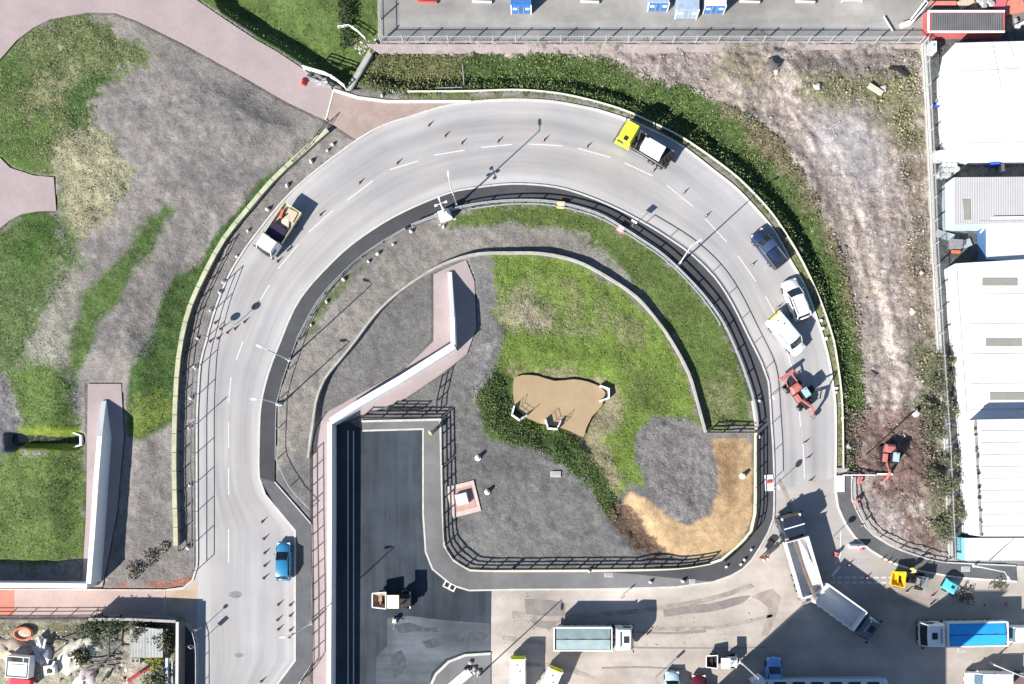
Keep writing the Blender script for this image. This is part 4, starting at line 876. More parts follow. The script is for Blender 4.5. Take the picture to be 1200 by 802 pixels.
# pale cabins at the very bottom
t = thing('site_cabin', 'long pale cabin with dark roof slots along the bottom edge right of the middle', 'cabin', (*P(960,805,1.5), 0), math.radians(0))
MB().prism([(-7.5,-2.2),(9.2,-2.2),(7.6,.9),(-7.6,.75)], 0, 1.5).build('shell', m_sheetb, t)
MB().prism([(-7.55,-2.2),(9.3,-2.2),(7.7,.95),(-7.7,.8)], 1.5, 1.62).build('roof', mat('pale_roof', (.62,.68,.74)), t)
for k in range(7): MB().box((-6.7+k*2.15,.42,1.63), (1.4,.3,.06)).build('rooflight', m_black, t)
t = thing('site_cabin', 'small white square cabin tilted against the long pale cabin at the bottom', 'cabin', (*P(885,796), 0), math.radians(30))
MB().box((0,0,.9), (1.3,1.0,1.8)).build('shell', m_wall, t, bevel=.03); MB().box((0,0,1.83), (1.4,1.1,.08)).build('roof', m_white, t)
# ================================================================ VEHICLES  (local +x is forward)
def paint(name, col, rough=.3): return mat('paint_'+name, col, rough=rough, var=.06, scale=2, coat=.5, spec=.5)
def wheel(parent, x, y, r=.33, w=.22, name='wheel'):
    s = 1 if y > 0 else -1
    o = MB().tube((0,-w/2,0), (0,w/2,0), r*.62, n=14).build(name, m_dark, parent, loc=(x, y, r))
    tb = MB(); prof = [(.62,-.5),(.95,-.5),(1,-.38),(1,.38),(.95,.5),(.62,.5)]; n = 18
    tb.loft([[(rr*r*math.cos(2*math.pi*i/n), ww*w, rr*r*math.sin(2*math.pi*i/n)) for i in range(n)] for rr, ww in prof], cap=False).build('tyre', m_tyre, o, smooth=50, fix=True)
    MB().tube((0,s*w*.42,0), (0,s*w*.52,0), r*.6, r*.5, n=14).build('rim', m_rim, o); return o
def ring_rr(x, w, z0, z1, c=.12, tumble=0.0):
    """rounded cross-section at x; tumble narrows the top"""
    wt = w-tumble; return [(x,-w,z0+c),(x,-w+c*.6,z0),(x,w-c*.6,z0),(x,w,z0+c),(x,w,(z0+z1)/2),(x,wt,z1-c),(x,wt-c,z1),(x,0,z1+.02),(x,-wt+c,z1),(x,-wt,z1-c),(x,-w,(z0+z1)/2)]
def car(label, px, heading, L=4.3, Wd=1.8, H=1.48, m=None, kind='hatch', name='parked_car', cat='car', z=.0, roof_m=None, glass=None):
    """heading = photo-pixel direction the nose points at"""
    g = glass or m_glass
    x, y = P(px[0], px[1], H*.5); t = thing(name, label, cat, (x, y, z), math.atan2(-heading[1], heading[0]))
    l, w = L/2, Wd/2; bl = H*.62
    if kind == 'van': st = [(-l,.86,.35,H*.55),(-l+.08,.97,.28,H*.60),(-l*.5,1,.22,H*.60),(l*.35,1,.22,H*.60),(l*.62,.98,.24,H*.58),(l*.9,.9,.28,H*.47),(l,.74,.35,H*.38)]
    else: st = [(-l,.80,.35,bl-.10),(-l+.12,.92,.26,bl),(-l*.55,1,.2,bl+.02),(0,1,.2,bl+.02),(l*.5,.98,.2,bl-.02),(l*.82,.92,.24,bl-.12),(l*.97,.80,.3,bl-.27),(l,.68,.36,bl-.36)]
    MB().loft([ring_rr(a, w*b, c, d, .11, .07) for a, b, c, d in st]).build('body', m, t, smooth=45, fix=True)
    if kind == 'hatch': cb = dict(b0=-l*.93, b1=l*.50, r0=-l*.72, r1=l*.10)
    elif kind == 'suv': cb = dict(b0=-l*.95, b1=l*.50, r0=-l*.82, r1=l*.14)
    elif kind == 'sedan': cb = dict(b0=-l*.75, b1=l*.46, r0=-l*.42, r1=l*.12)
    elif kind == 'pickup': cb = dict(b0=-l*.16, b1=l*.52, r0=-l*.10, r1=l*.26)
    elif kind == 'van': cb = dict(b0=-l*.99, b1=l*.66, r0=-l*.96, r1=l*.42)
    zb = (H*.58 if kind == 'van' else bl-.04); b0, b1, r0, r1 = cb['b0'], cb['b1'], cb['r0'], cb['r1']; wb, wr = w*.93, w*.76 if kind != 'van' else w*.86
    zt = H-.06
    MB().loft([[(b0,-wb*.9,zb),(b1,-wb*.86,zb),(b1+.08,0,zb),(b1,wb*.86,zb),(b0,wb*.9,zb)],[(r0,-wr,zt),(r1,-wr,zt),(r1+.06,0,zt),(r1,wr,zt),(r0,wr,zt)]]).build('windows', g, t, fix=True)
    rm = roof_m or m
    MB().loft([[(r0-.05,-wr-.03,zt-.02),(r1-.02,-wr-.03,zt-.02),(r1+.06,0,zt-.02),(r1-.02,wr+.03,zt-.02),(r0-.05,wr+.03,zt-.02)],[(r0+.08,-wr+.10,H),(r1-.16,-wr+.10,H),(r1-.12,0,H+.02),(r1-.16,wr-.10,H),(r0+.08,wr-.10,H)]]).build('roof', rm, t, smooth=50, fix=True)
    pl = MB()
    for s in (-1, 1):
        pl.bar((b1,s*wb*.88,zb), (r1,s*(wr+.01),zt), .07); pl.bar((b0,s*wb*.9,zb), (r0,s*(wr+.01),zt), .10 if kind != 'van' else .2)
        mid = (r0+r1)/2; pl.bar((mid,s*wb*.95,zb), (mid,s*(wr+.02),zt), .06)
        if kind == 'van': pl.box(((b0+mid)/2, s*(wb*.95+.01), (zb+zt)/2), (abs(mid-b0), .05, zt-zb+.1), rx=s*.12)
    pl.build('pillar_frame', rm, t)
    for a, b in ((l*.62,1),(l*.62,-1),(-l*.6,1),(-l*.6,-1)): wheel(t, a, b*(w-.1), .33 if kind in ('hatch','sedan') else .37, .22)
    for s in (-1, 1):
        MB().box((l*.90, s*w*.66, bl-.28 if kind != 'van' else H*.42), (.26,.34,.14), rz=-s*.35).build('headlight', m_light, t)
        MB().box((-l+.05, s*w*.72, bl-.12 if kind != 'van' else H*.5), (.10,.26,.16)).build('tail_light', m_tail, t)
        MB().box((b1-.32, s*(w+.08), zb+.06), (.12,.2,.14)).build('mirror', m, t, bevel=.03)
    MB().box((l-.02,0,.40), (.1,Wd*.62,.14)).build('bumper', m_dark, t); MB().box((-l+.02,0,.40), (.1,Wd*.7,.14)).build('bumper', m_dark, t)
    if kind == 'pickup':
        MB().box((-l*.56,0,bl+.0), (L*.36,Wd*.80,.05)).build('bed_cover', m_dark, t); MB().box((-l+.06,0,bl-.02), (.08,Wd*.84,.12)).build('tailgate', m, t)
        for s in (-1, 1): MB().bar((-l*.93,s*w*.88,bl+.03), (-l*.2,s*w*.88,bl+.03), .07).build('bed_rail', m_rim, t)
    if kind == 'suv':
        for s in (-1, 1): MB().bar((r0+.2,s*(wr-.08),H+.05), (r1-.3,s*(wr-.08),H+.05), .05).build('roof_rail', m_rim, t)
    # number plate and wipers
    MB().box((l*.995+.05,0,.42), (.02,.5,.11)).build('number_plate', m_white, t)
    for s in (-.35, .25): MB().bar((b1-.03,s,zb+.03), (b1-.42,s+.3,zb+.33 if kind!='van' else zb+.4), .02).build('wiper', m_black, t)
    return t
car('metallic blue hatchback on the left side of the road beside the kerb', (332,658), (0,-1), 4.5, 1.75, 1.5, paint('blue', (.03,.20,.38)), 'hatch')
car('dark navy pickup truck following the outer kerb of the bend', (901,291), (-26,-34), 5.0, 1.95, 1.75, paint('navy', (.02,.035,.085)), 'pickup', 'pickup_truck', 'pickup', roof_m=paint('navy2', (.05,.075,.15)))
car('white estate car tight to the outer kerb, behind the navy pickup', (933,351), (-.36,-.93), 4.9, 2.05, 1.75, paint('white', (.82,.82,.81)), 'suv')
vn = car('long white van with yellow green rear edge, diagonal beside the white estate car', (922,392), (.66,.78), 5.3, 1.95, 2.1, paint('white_van', (.70,.76,.80)), 'van', 'parked_van', 'van')
def chevron_rear(t, L, Wd, H):
    MB().box((-L/2+.02,0,H*.55), (.06,Wd*.9,H*.7)).build('rear_door', m_lime, t); MB().box((-L/2+.12,0,H+.01), (.14,Wd*.80,.03)).build('rear_strip', m_lime, t)
    for s in (-.1, .25): MB().tube((-L*.32+s*2,s,H-.02), (-L*.32+s*2,s,H+.06), .07, n=10).build('roof_vent', m_black, t)
chevron_rear(vn, 5.3, 1.95, 2.1)
v2 = car('white van with a yellow green rear edge standing upright below the tipper tail', (607,797), (0,1), 5.4, 1.95, 2.1, paint('white_b', (.82,.82,.81)), 'van', 'parked_van', 'van'); chevron_rear(v2, 5.4, 1.95, 2.1)
v3 = car('tilted white van with a yellow green rear edge below the white tipper', (641,808), (-.38,.92), 5.4, 1.9, 2.1, paint('white_b', (.82,.82,.81)), 'van', 'parked_van', 'van'); chevron_rear(v3, 5.4, 1.9, 2.1)
car('pale blue car half cut by the bottom edge', (788,808), (0,-1), 4.2, 1.8, 1.5, paint('pale_blue', (.45,.58,.66)), 'hatch')
car('dark red car at the bottom edge beside the pale blue car', (819,812), (0,-1), 4.2, 1.8, 1.5, paint('dark_red', (.10,.012,.02)), 'hatch')
car('mid blue car in the shadow beside the pale cabin at the bottom', (907,792), (0,-1), 4.3, 1.85, 1.5, paint('mid_blue', (.16,.36,.75)), 'suv')
car('white van at the right edge following the blue sheeted lorry', (1196,743), (-1,0), 5.2, 1.95, 2.0, paint('white', (.8,.8,.8)), 'van', 'parked_van', 'van', glass=m_glassb)
car('white van at the bottom right corner towing a frame trailer', (1158,797), (-1,0), 5.0, 1.95, 2.0, paint('white', (.8,.8,.8)), 'van', 'parked_van', 'van', glass=m_glassb)

def cab(t, x0, x1, w, z0, h, m, hatch=True, vis=m_glass, defl=True):
    """lorry cab from x0 (back) to x1 (nose)"""
    L = x1-x0; hw = w/2
    MB().loft([[(x0,-hw,z0),(x1-.1,-hw,z0),(x1,0,z0),(x1-.1,hw,z0),(x0,hw,z0)],[(x0,-hw,h*.55),(x1-.03,-hw*.99,h*.55),(x1+.04,0,h*.55),(x1-.03,hw*.99,h*.55),(x0,hw,h*.55)],[(x0,-hw*.97,h-.25),(x1-.32,-hw*.93,h-.25),(x1-.26,0,h-.25),(x1-.32,hw*.93,h-.25),(x0,hw*.97,h-.25)],[(x0+.08,-hw*.88,h),(x1-.5,-hw*.85,h),(x1-.45,0,h+.02),(x1-.5,hw*.85,h),(x0+.08,hw*.88,h)]]).build('cab', m, t, smooth=35, fix=True)
    MB().loft([[(x1+.05,-hw*.9,h*.52),(x1+.09,0,h*.52),(x1+.05,hw*.9,h*.52),(x1-.06,hw*.9,h*.52),(x1-.06,-hw*.9,h*.52)],[(x1-.27,-hw*.86,h-.28),(x1-.21,0,h-.28),(x1-.27,hw*.86,h-.28),(x1-.4,hw*.86,h-.28),(x1-.4,-hw*.86,h-.28)]]).build('windscreen', vis, t, fix=True)
    for s in (-1, 1):
        MB().box((x0+L*.62,s*(hw+.005),h*.66), (L*.42,.04,h*.22)).build('side_window', vis, t)
        mr = MB().box((x1-.05,s*(hw+.22),h*.62), (.10,.20,.5)).build('mirror', m_dark, t); MB().bar((x1-.15,s*hw*.98,h*.75), (x1-.05,s*(hw+.2),h*.75), .05).build('mirror_arm', m_dark, mr)
        MB().box((x1+.02,s*hw*.72,z0+.3), (.1,.4,.2)).build('headlight', m_light, t)
    MB().box((x1+.02,0,z0+.05), (.14,w*.96,.28)).build('bumper', m_dark, t)
    if hatch: 
        hm = MB().box((x0+L*.55,0,h+.03), (.62,.75,.06)).build('roof_hatch', m_dark, t, bevel=.02)
        if defl: MB().box((x0+L*.22,0,h+.08), (.14,w*.62,.16)).build('roof_spoiler', m_steel, t, bevel=.03)
def chassis(t, x0, x1, axles, w=2.4, r=.5):
    c = MB()
    for s in (-1, 1): c.box(((x0+x1)/2,s*.42,.85), (x1-x0,.12,.28))
    for k in range(int((x1-x0)/1.1)+1): c.box((x0+.2+k*1.1,0,.85), (.1,.8,.2))
    c.build('chassis', m_dark, t)
    for a in axles:
        for s in (-1, 1): wheel(t, a, s*(w/2-.18), r, .32)
    for s in (-1, 1): MB().box(((axles[0]+axles[-1])/2+.3, s*(w/2-.3), .75), (1.0,.4,.5)).build('side_tank', m_steel, t, bevel=.04)
def tipper_body(t, x0, x1, w, zf, zt, m, m_in=None, cover=None, slope=.15):
    hw = w/2; th = .09; L = x1-x0; b = MB()
    b.box(((x0+x1)/2,0,zf), (L,w,.12))
    for s in (-1, 1):
        b.box(((x0+x1)/2,s*(hw-th/2),(zf+zt)/2+.06), (L,th,zt-zf-.0)); b.box(((x0+x1)/2,s*(hw-.02),zt+.05), (L+.1,.16,.12))
        for k in range(int(L/.9)+1): b.box((x0+.1+k*(L-.2)/int(L/.9),s*(hw+.05),(zf+zt)/2), (.1,.08,zt-zf))
    b.box((x1-th/2,0,(zf+zt)/2+.2), (th,w-.02,zt-zf+.3)); b.box((x1,0,zt+.1), (.16,w+.06,.16))
    b.build('tipper_body', m, t)
    tg = MB().box((x0-.02,0,(zf+zt)/2+.08), (.08,w-.06,zt-zf)); tg.box((x0-.03,0,zt+.08), (.16,w+.04,.14)); tg.build('tailgate', m, t)
    if m_in: MB().box(((x0+x1)/2,0,zf+.075), (L-.25,w-.25,.03)).build('body_floor', m_in, t)
    if cover:
        for s in (-1, 1):
            rr = []; n = 10
            for i in range(n+1):
                x = x0+.22+(L-.44)*i/n; dz = .03*math.sin(i*2.3); rr.append([(x,s*.02,zt+.30+dz),(x,s*hw*.5,zt+.2+dz*1.6),(x,s*(hw-.12),zt+.06),(x,s*(hw-.12),zt+.02),(x,s*.02,zt+.02)])
            MB().loft(rr).build('sheet_cover', cover, t, smooth=60, fix=True)
        MB().bar((x0+.2,0,zt+.31), (x1-.2,0,zt+.31), .06).build('sheet_bar', m_dark, t)
def lorry(label, px, heading, L, w, m_cab, m_body, body, cabl=2.1, h=2.9, zt=2.5, cover=None, m_in=None, vis=m_glass, axles=None, name='tipper_lorry', hz=1.3, **k):
    x, y = P(px[0], px[1], hz); t = thing(name, label, 'lorry', (x, y, 0), math.atan2(-heading[1], heading[0])); l = L/2
    chassis(t, -l+.1, l-.3, axles or [l-.9, l-2.6, -l+2.2, -l+.95], w)
    cab(t, l-cabl, l-.05, w-.05, .55, h, m_cab, vis=vis, **k)
    if body: tipper_body(t, -l, l-cabl-.45, w, 1.2, zt, m_body, m_in, cover)
    for s in (-1, 1): MB().box((-l+.05,s*w*.38,.8), (.08,.35,.18)).build('tail_light', m_tail, t)
    return t
lorry('white eight wheel tipper with a grey green sheeted body parked across the bottom middle', (696,747), (1,0), 9.2, 2.65, m_white, m_white, True, 2.15, 2.95, 2.45, cover=mat('grey_green_sheet', (.25,.33,.34), rough=.6, var=.12, scale=1.2, fine=.06))
lorry('white lorry with a bright blue sheeted tipper body at the lower right', (1126,742), (-1,.02), 9.6, 2.75, m_white, m_white, True, 2.3, 2.95, 2.35, cover=mat('bright_blue_sheet', (.02,.32,.78), rough=.6, var=.08, scale=1.2, fine=.05))
# grab lorry with the dark cab, nose up
m_navy = paint('navy_cab', (.02,.03,.05)); m_in = mat('scraped_inner', (.60,.59,.58), rough=.5, var=.2, scale=1.2, fine=.1)
t = lorry('long open grab lorry with dark cab and a crane folded over its empty body', (938,650), (-25,-86), 9.6, 2.65, m_navy, m_white, True, 2.5, 2.9, 2.3, m_in=m_in, hatch=False, hz=2)
MB().box((3.4,0,2.92), (.12,2.4,.14)).build('roof_light_bar', m_white, t)
for s in (-1, 1): MB().box((4.4,s*1.05,2.6), (.5,.16,.25)).build('air_horn', m_white, t)
bm = MB().bar((-5.0,.0,2.9), (-1.2,.15,2.4), .30, .34).bar((-1.2,.15,2.4), (1.7,.25,2.0), .24, .26).build('crane_arm', mat('brown_arm', (.20,.15,.12), rough=.6, var=.3, scale=3), t)
MB().lathe([(.35,1.2),(.30,2.6),(.35,2.9),(.25,3.0)], c=(-5.05,0,0), n=12).build('crane_column', m_steel, bm); MB().bar((-5.7,-1.2,1.1), (-5.7,1.2,1.1), .25).bar((-5.2,-1.3,.3), (-5.2,-1.3,1.2), .2).bar((-5.2,1.3,.3), (-5.2,1.3,1.2), .2).build('outrigger', m_steel, t)
gr = MB()
for s in (-1, 1): gr.loft([[(1.7,s*.05,2.0),(2.3,s*.05,2.0),(2.3,s*.1,1.5),(1.7,s*.1,1.5)],[(1.6,s*.62,1.9),(2.4,s*.62,1.9),(2.3,s*.5,1.45),(1.7,s*.5,1.45)]])
gr.build('grab_bucket', mat('rust', (.16,.10,.075), var=.3, scale=3), bm, fix=True)
for k in range(4): MB().tube((-5.3+.2*k,.5-.3*k,1.3), (-6.1+.15*k,.9-.5*k,.5+.5*(k%2)), .07).build('hydraulic_hose', m_black, t)
t = lorry('open white tipper lorry tilted down right, its far end in the big shadow', (993,718), (58,42), 7.9, 2.6, paint('grey_cab', (.10,.13,.18)), m_white, True, 1.9, 2.9, 2.4, m_in=mat('white_floor', (.72,.72,.71), rough=.5, var=.06, scale=1.5), hz=2)
# recovery truck: yellow cab, white box, dark bed
x, y = P(757,171,1.3); t = thing('works_truck', 'truck with bright yellow cab and white box on a dark deck', 'lorry', (x, y, 0), math.atan2(.50, -.86))
chassis(t, -3.4, 2.9, [2.2,-1.4,-2.5], 2.3, .45); cab(t, 1.6, 3.5, 2.45, .5, 2.6, m_lime, vis=m_glass, hatch=False)
MB().box((2.3,.9,2.62), (.5,.5,.06)).build('roof_hatch', m_dark, t)
MB().box((-1.0,0,1.15), (4.7,2.3,.12)).build('deck', m_dark, t); MB().box((-.9,.15,1.95), (2.6,1.35,1.5)).build('tank_box', m_white, t, bevel=.06)
MB().box((-.9,-.78,1.8), (2.2,.4,1.0)).build('side_cabinet', m_steel, t, bevel=.04); MB().tube((.2,-.5,2.2), (.2,-.5,2.85), .22, n=10).build('filler_cap', m_black, t)
for k in range(5): MB().box((-2.6-.18*k,.9-.42*k,1.5), (.3,.3,.6), rz=.3*k).build('equipment_box', m_dark, t)
MB().bar((.9,-1.1,1.2), (1.2,1.1,2.3), .16).bar((.9,1.0,1.2), (1.3,-.9,2.4), .14).build('crane_frame', m_black, t)
for s in (-1, 1): MB().bar((-3.2,s*1.1,1.2), (1.2,s*1.1,1.5), .07).build('side_rail', m_steel, t)
# dropside truck on the left side of the bend
x, y = P(326,271,1.2); t = thing('dropside_truck', 'white dropside truck with cream sides carrying timber and orange gear on the left bend', 'lorry', (x, y, 0), math.atan2(-53, -35))
chassis(t, -3.1, 2.4, [2.2,-1.9], 2.1, .38); cab(t, 1.15, 3.0, 2.15, .45, 2.2, m_white, hatch=False)
cr = mat('cream_side', (.55,.50,.32), rough=.6, var=.15, scale=2); MB().box((-1.1,0,.98), (4.2,2.25,.1)).build('bed', mat('ply', (.42,.36,.30), var=.2, scale=2), t)
for s in (-1, 1): MB().box((-1.1,s*1.14,1.22), (4.2,.06,.42)).build('side_board', cr, t)
MB().box((-3.2,0,1.22), (.06,2.3,.42)).build('tailgate', cr, t); MB().box((1.02,0,1.5), (.07,2.25,1.0)).build('headboard', m_dark, t)
MB().box((.1,.0,1.25), (1.5,1.9,.4)).build('tool_chest', mat('dark_purple', (.03,.02,.045), rough=.5), t)
for nm, c_, d_, mm, rz in (('pallet',(-2.3,.2,1.15),(1.3,1.2,.16),mat('pale_timber',(.52,.42,.32),var=.2,scale=4),.1),('plank',(-1.4,.5,1.2),(1.7,.14,.1),mat('pale_timber',(.52,.42,.32)),.5),('sheet_pile',(-1.2,.1,1.14),(.9,.8,.14),mat('cream_bag',(.62,.57,.42)),.3),('orange_crate',(-1.9,-.7,1.3),(.9,.3,.36),m_orange,.25),('black_pipe',(-1.6,-.4,1.3),(1.2,.15,.15),m_black,-.3),('yellow_strap',(-.6,-.8,1.22),(.8,.1,.1),m_yellow,.1)):
    o = MB().box(c_, d_, rz=rz).build('cargo_'+nm if 0 else nm, mm, t, bevel=.02)
# site dumpers: skip in front, seat and engine behind
def dumper(label, px, heading, m_skip, m_in, canopy=None, m_eng=m_dark, s=1.0, ml=None, rops=True):
    x, y = P(*px, .8); t = thing('site_dumper', label, 'dumper', (x, y, 0), math.atan2(-heading[1], heading[0])); t.scale = (s,)*3
    a = [(.75,-.95,1.55),(2.35,-.8,1.35),(2.35,.8,1.35),(.75,.95,1.55)]; b = [(.9,-.55,.75),(1.9,-.55,.85),(1.9,.55,.85),(.9,.55,.75)]
    k = MB(); vs = a+b+[(p[0]*.97+.03,p[1]*.9,p[2]-.01) for p in a]+[(p[0],p[1]*.95,p[2]+.06) for p in b]
    k.add(vs, [(0,4,5,1),(1,5,6,2),(2,6,7,3),(3,7,4,0),(4,7,6,5)]); k.build('skip', m_skip, t)
    k = MB(); k.add([(p[0]*.95+.07,p[1]*.88,p[2]-.0) for p in a]+[(p[0]*.95+.07,p[1]*.9,p[2]+.07) for p in b], [(0,1,5,4),(1,2,6,5),(2,3,7,6),(3,0,4,7),(4,5,6,7)]); k.build('skip_inner', m_in, t)
    rim = MB()
    for i in range(4): rim.bar(a[i], a[(i+1)%4], .12)
    rim.build('skip_rim', m_skip, t); MB().bar((1.45,-.6,1.05), (1.45,.6,1.15), .12).build('load', m_in, t)
    MB().box((-.2,0,.7), (3.0,.7,.35)).build('frame', m_dark, t); MB().box((-1.5,0,1.15), (1.3,1.35,.8)).build('engine_hood', m_eng, t, bevel=.06)
    MB().box((-.45,0,1.05), (.5,.55,.25)).build('seat', m_black, t, bevel=.05); MB().tube((.15,0,1.0), (.0,0,1.4), .03).build('steering_column', m_black, t)
    MB().tube((-.02,0,1.38), (-.06,0,1.42), .2, n=14).build('steering_wheel', m_black, t)
    for q in (1.15, -1.45):
        for d in (-1, 1): wheel(t, q, d*.85, .5, .42)
    if rops:
        r = MB(); tp = 2.45
        for d in (-1, 1): r.bar((-.8,d*.6,.9), (-.8,d*.6,tp), .09); r.bar((-.8,d*.6,tp), (.3,d*.6,tp), .07)
        r.bar((-.8,-.6,tp), (-.8,.6,tp), .09); r.build('roll_bar', m_steel if canopy else m_black, t)
    if canopy: MB().box((-.25,0,2.52), (1.35,1.55,.09)).build('canopy', canopy, t, bevel=.03)
    for d in (-1, 1): MB().box((-2.0,d*.72,1.25), (.12,.5,.12)).build('mudguard', m_white if canopy else m_eng, t)
    MB().tube((-1.2,.45,1.5), (-1.2,.45,2.0), .05).build('exhaust', m_steel, t); return t
cream = mat('cream_canopy', (.68,.70,.50), rough=.5, var=.04)
dumper('site dumper with a pale rimmed skip and cream canopy on the black asphalt court', (461,703), (-1,0), m_white, mat('tan_skip', (.36,.26,.18), var=.3, scale=3), cream)
dumper('yellow site dumper with a dark engine beside the lower right footway', (1065,680), (-1,-.12), m_yellow, m_yellow, None, m_steel, .95)
dumper('small white canopied loader at the bottom between the two dark shadows', (846,775), (-1,0), m_white, m_dark, m_white, m_white, .8)
# worker canopy beside the yellow dumper
t = thing('plate_compactor', 'small cream plate compactor on the asphalt just below the site dumper', 'compactor', (*P(463,727), 0), 1.5)
MB().box((0,0,.08), (.7,.55,.16)).build('base_plate', m_steel, t, bevel=.04); MB().box((0,0,.42), (.45,.42,.45)).build('engine', cream, t, bevel=.05); MB().bar((-.2,0,.5), (-.9,0,1.0), .06).build('handle', m_white, t)
t = thing('air_compressor', 'bright cyan towed compressor beside the end of the lower right footway', 'compressor', (*P(1109,686), 0), math.radians(-30))
mc = mat('cyan_paint', (.10,.55,.65), rough=.4, var=.15, scale=3); MB().loft([[(-.85,-.6,.45),(.85,-.6,.45),(.85,.6,.45),(-.85,.6,.45)],[(-.85,-.6,1.0),(.85,-.6,1.0),(.85,.6,1.0),(-.85,.6,1.0)],[(-.6,-.42,1.3),(.6,-.42,1.25),(.6,.42,1.25),(-.6,.42,1.3)]]).build('housing', mc, t, fix=True)
for s in (-1, 1): wheel(t, -.1, s*.68, .3, .18)
MB().bar((.8,0,.5), (2.0,0,.45), .08).build('tow_bar', m_black, t); MB().box((.2,0,1.31), (.4,.3,.06)).build('vent', m_dark, t); MB().box((-.9,0,.8), (.06,.9,.35)).build('rear_panel', m_dark, t)

# diggers
def digger(label, px, body_ang, boom_ang, s, m_b, roof_m, boom=((0,1.5),(1.6,3.3),(3.2,1.7)), stick=2.2, tracks=True, wheels=False, name='digger'):
    x, y = P(*px, 1.0); t = thing(name, label, 'digger', (x, y, .02), body_ang); t.scale = (s,)*3
    if tracks:
        for d in (-1, 1):
            pr = [(-1.5,.35),(-1.3,.08),(1.3,.08),(1.5,.35),(1.35,.62),(-1.35,.62)]
            MB().loft([[(a, d*.75-.22, b) for a, b in pr],[(a, d*.75+.22, b) for a, b in pr]]).build('track', m_tyre, t, fix=True)
        MB().box((1.75,0,.3), (.08,1.9,.4)).build('dozer_blade', m_b, t); MB().box((0,0,.55), (2.2,1.1,.3)).build('undercarriage', m_dark, t)
    else:
        for q in (1.6,-1.5):
            for d in (-1, 1): wheel(t, q, d*.95, .62 if q < 0 else .45, .4)
        MB().box((0,0,.8), (4.6,.9,.5)).build('chassis', m_dark, t)
    up = bpy.data.objects.new('upper_body', None); 
    R_ = boom_ang-body_ang; c, sn = math.cos(R_), math.sin(R_)
    def tr(mb): mb.v = [(v[0]*c-v[1]*sn, v[0]*sn+v[1]*c, v[2]) for v in mb.v]; return mb
    tr(MB().box((-.15,0,.82), (2.3,1.7,.2))).build('turntable_deck', m_dark, t)
    tr(MB().loft([[(-1.45,-.7,.92),(-1.45,.7,.92),(-.4,.85,.92),(-.4,-.85,.92)],[(-1.5,-.6,1.5),(-1.5,.6,1.5),(-.4,.8,1.6),(-.4,-.8,1.6)],[(-1.2,-.5,1.72),(-1.2,.5,1.72),(-.5,.6,1.75),(-.5,-.6,1.75)]])).build('engine_cover', m_b, t, fix=True)
    tr(MB().loft([[(-.45,.05,.95),(.95,.05,.95),(.95,.92,.95),(-.45,.92,.95)],[(-.45,.05,1.7),(1.05,.05,1.7),(1.05,.92,1.7),(-.45,.92,1.7)],[(-.4,.1,2.45),(.75,.1,2.45),(.75,.87,2.45),(-.4,.87,2.45)]])).build('cab', m_glass, t, fix=True)
    tr(MB().box((.18,.48,2.48), (1.25,.86,.09))).build('cab_roof', roof_m, t, bevel=.04); fr = MB()
    for a, b in ((-.42,.07),(-.42,.9),(.85,.07),(.85,.9)): fr.bar((a,b,.95),(a*.93,b,2.45),.07)
    tr(fr).build('cab_frame', m_dark, t); tr(MB().box((.35,-.5,1.15), (1.1,.6,.45))).build('side_cover', m_b, t, bevel=.04)
    bo = MB(); pts = [(.9,-.12,1.1)]+[(.9+a,-.12,b) for a, b in boom[1:]]
    for a, b in zip(pts, pts[1:]): bo.bar(a, b, .24, .34)
    tr(bo).build('boom', m_b, t); e = pts[-1]; e2 = (e[0]+stick*.35, e[1], max(.45, e[2]-stick*.9))
    st_ = tr(MB().bar(e, e2, .2, .26)).build('stick', m_b, t)
    tr(MB().bar((1.2,-.12,1.0), (pts[1][0]-.2,-.12,pts[1][2]-.35), .12)).build('hydraulic_ram', m_steel, t)
    bk = [(0,.15),(.35,.1),(.5,-.25),(.25,-.5),(-.05,-.4),(-.1,0)]
    tr(MB().loft([[(e2[0]+a, e2[1]-.35, e2[2]+b-.05) for a, b in bk],[(e2[0]+a, e2[1]+.35, e2[2]+b-.05) for a, b in bk]])).build('bucket', m_steel, t, fix=True)
    tr(MB().lathe([(.06,0),(.06,.18),(.02,.2)], c=(-.2,.48,2.52), n=8)).build('beacon', m_orange, t); return t
m_salmon = mat('sunfaded_red', (.48,.16,.14), rough=.5, var=.2, scale=3); m_cabr = mat('blue_grey_roof', (.36,.52,.58), rough=.3, var=.15, scale=3)
def ang(dx, dy): return math.atan2(-dy, dx)
digger('red mini digger scraping the reddish dirt, boom pointing down the picture', (1042,534), ang(.1,1), ang(-.12,1), .85, m_salmon, m_cabr, boom=((0,1.1),(1.3,2.4),(2.2,1.6)), stick=1.4)
t = digger('red wheeled backhoe digger stopped across the right lane with its arm raised', (937,462), ang(30,42), ang(26,38), .86, m_salmon, m_cabr, boom=((0,1.2),(1.2,2.8),(2.1,2.0)), stick=1.3, tracks=False)
MB().bar((-1.4,.75,1.0), (-2.9,.6,1.5), .16).bar((-1.4,-.75,1.0), (-2.9,-.6,1.5), .16).build('loader_arm', m_salmon, t); MB().loft([[(-2.9,-1.1,1.7),(-3.3,-1.1,1.6),(-3.3,-1.1,1.0),(-2.8,-1.1,1.0)],[(-2.9,1.1,1.7),(-3.3,1.1,1.6),(-3.3,1.1,1.0),(-2.8,1.1,1.0)]]).build('loader_bucket', m_salmon, t, fix=True)
MB().bar((.3,1.0,1.0), (1.0,2.4,2.6), .18).bar((1.0,2.4,2.6), (2.1,1.9,1.1), .14).build('stabiliser_arm', m_dark, t); MB().box((.4,1.55,1.3), (1.0,.8,.7)).build('rear_tool_box', m_dark, t, bevel=.04)

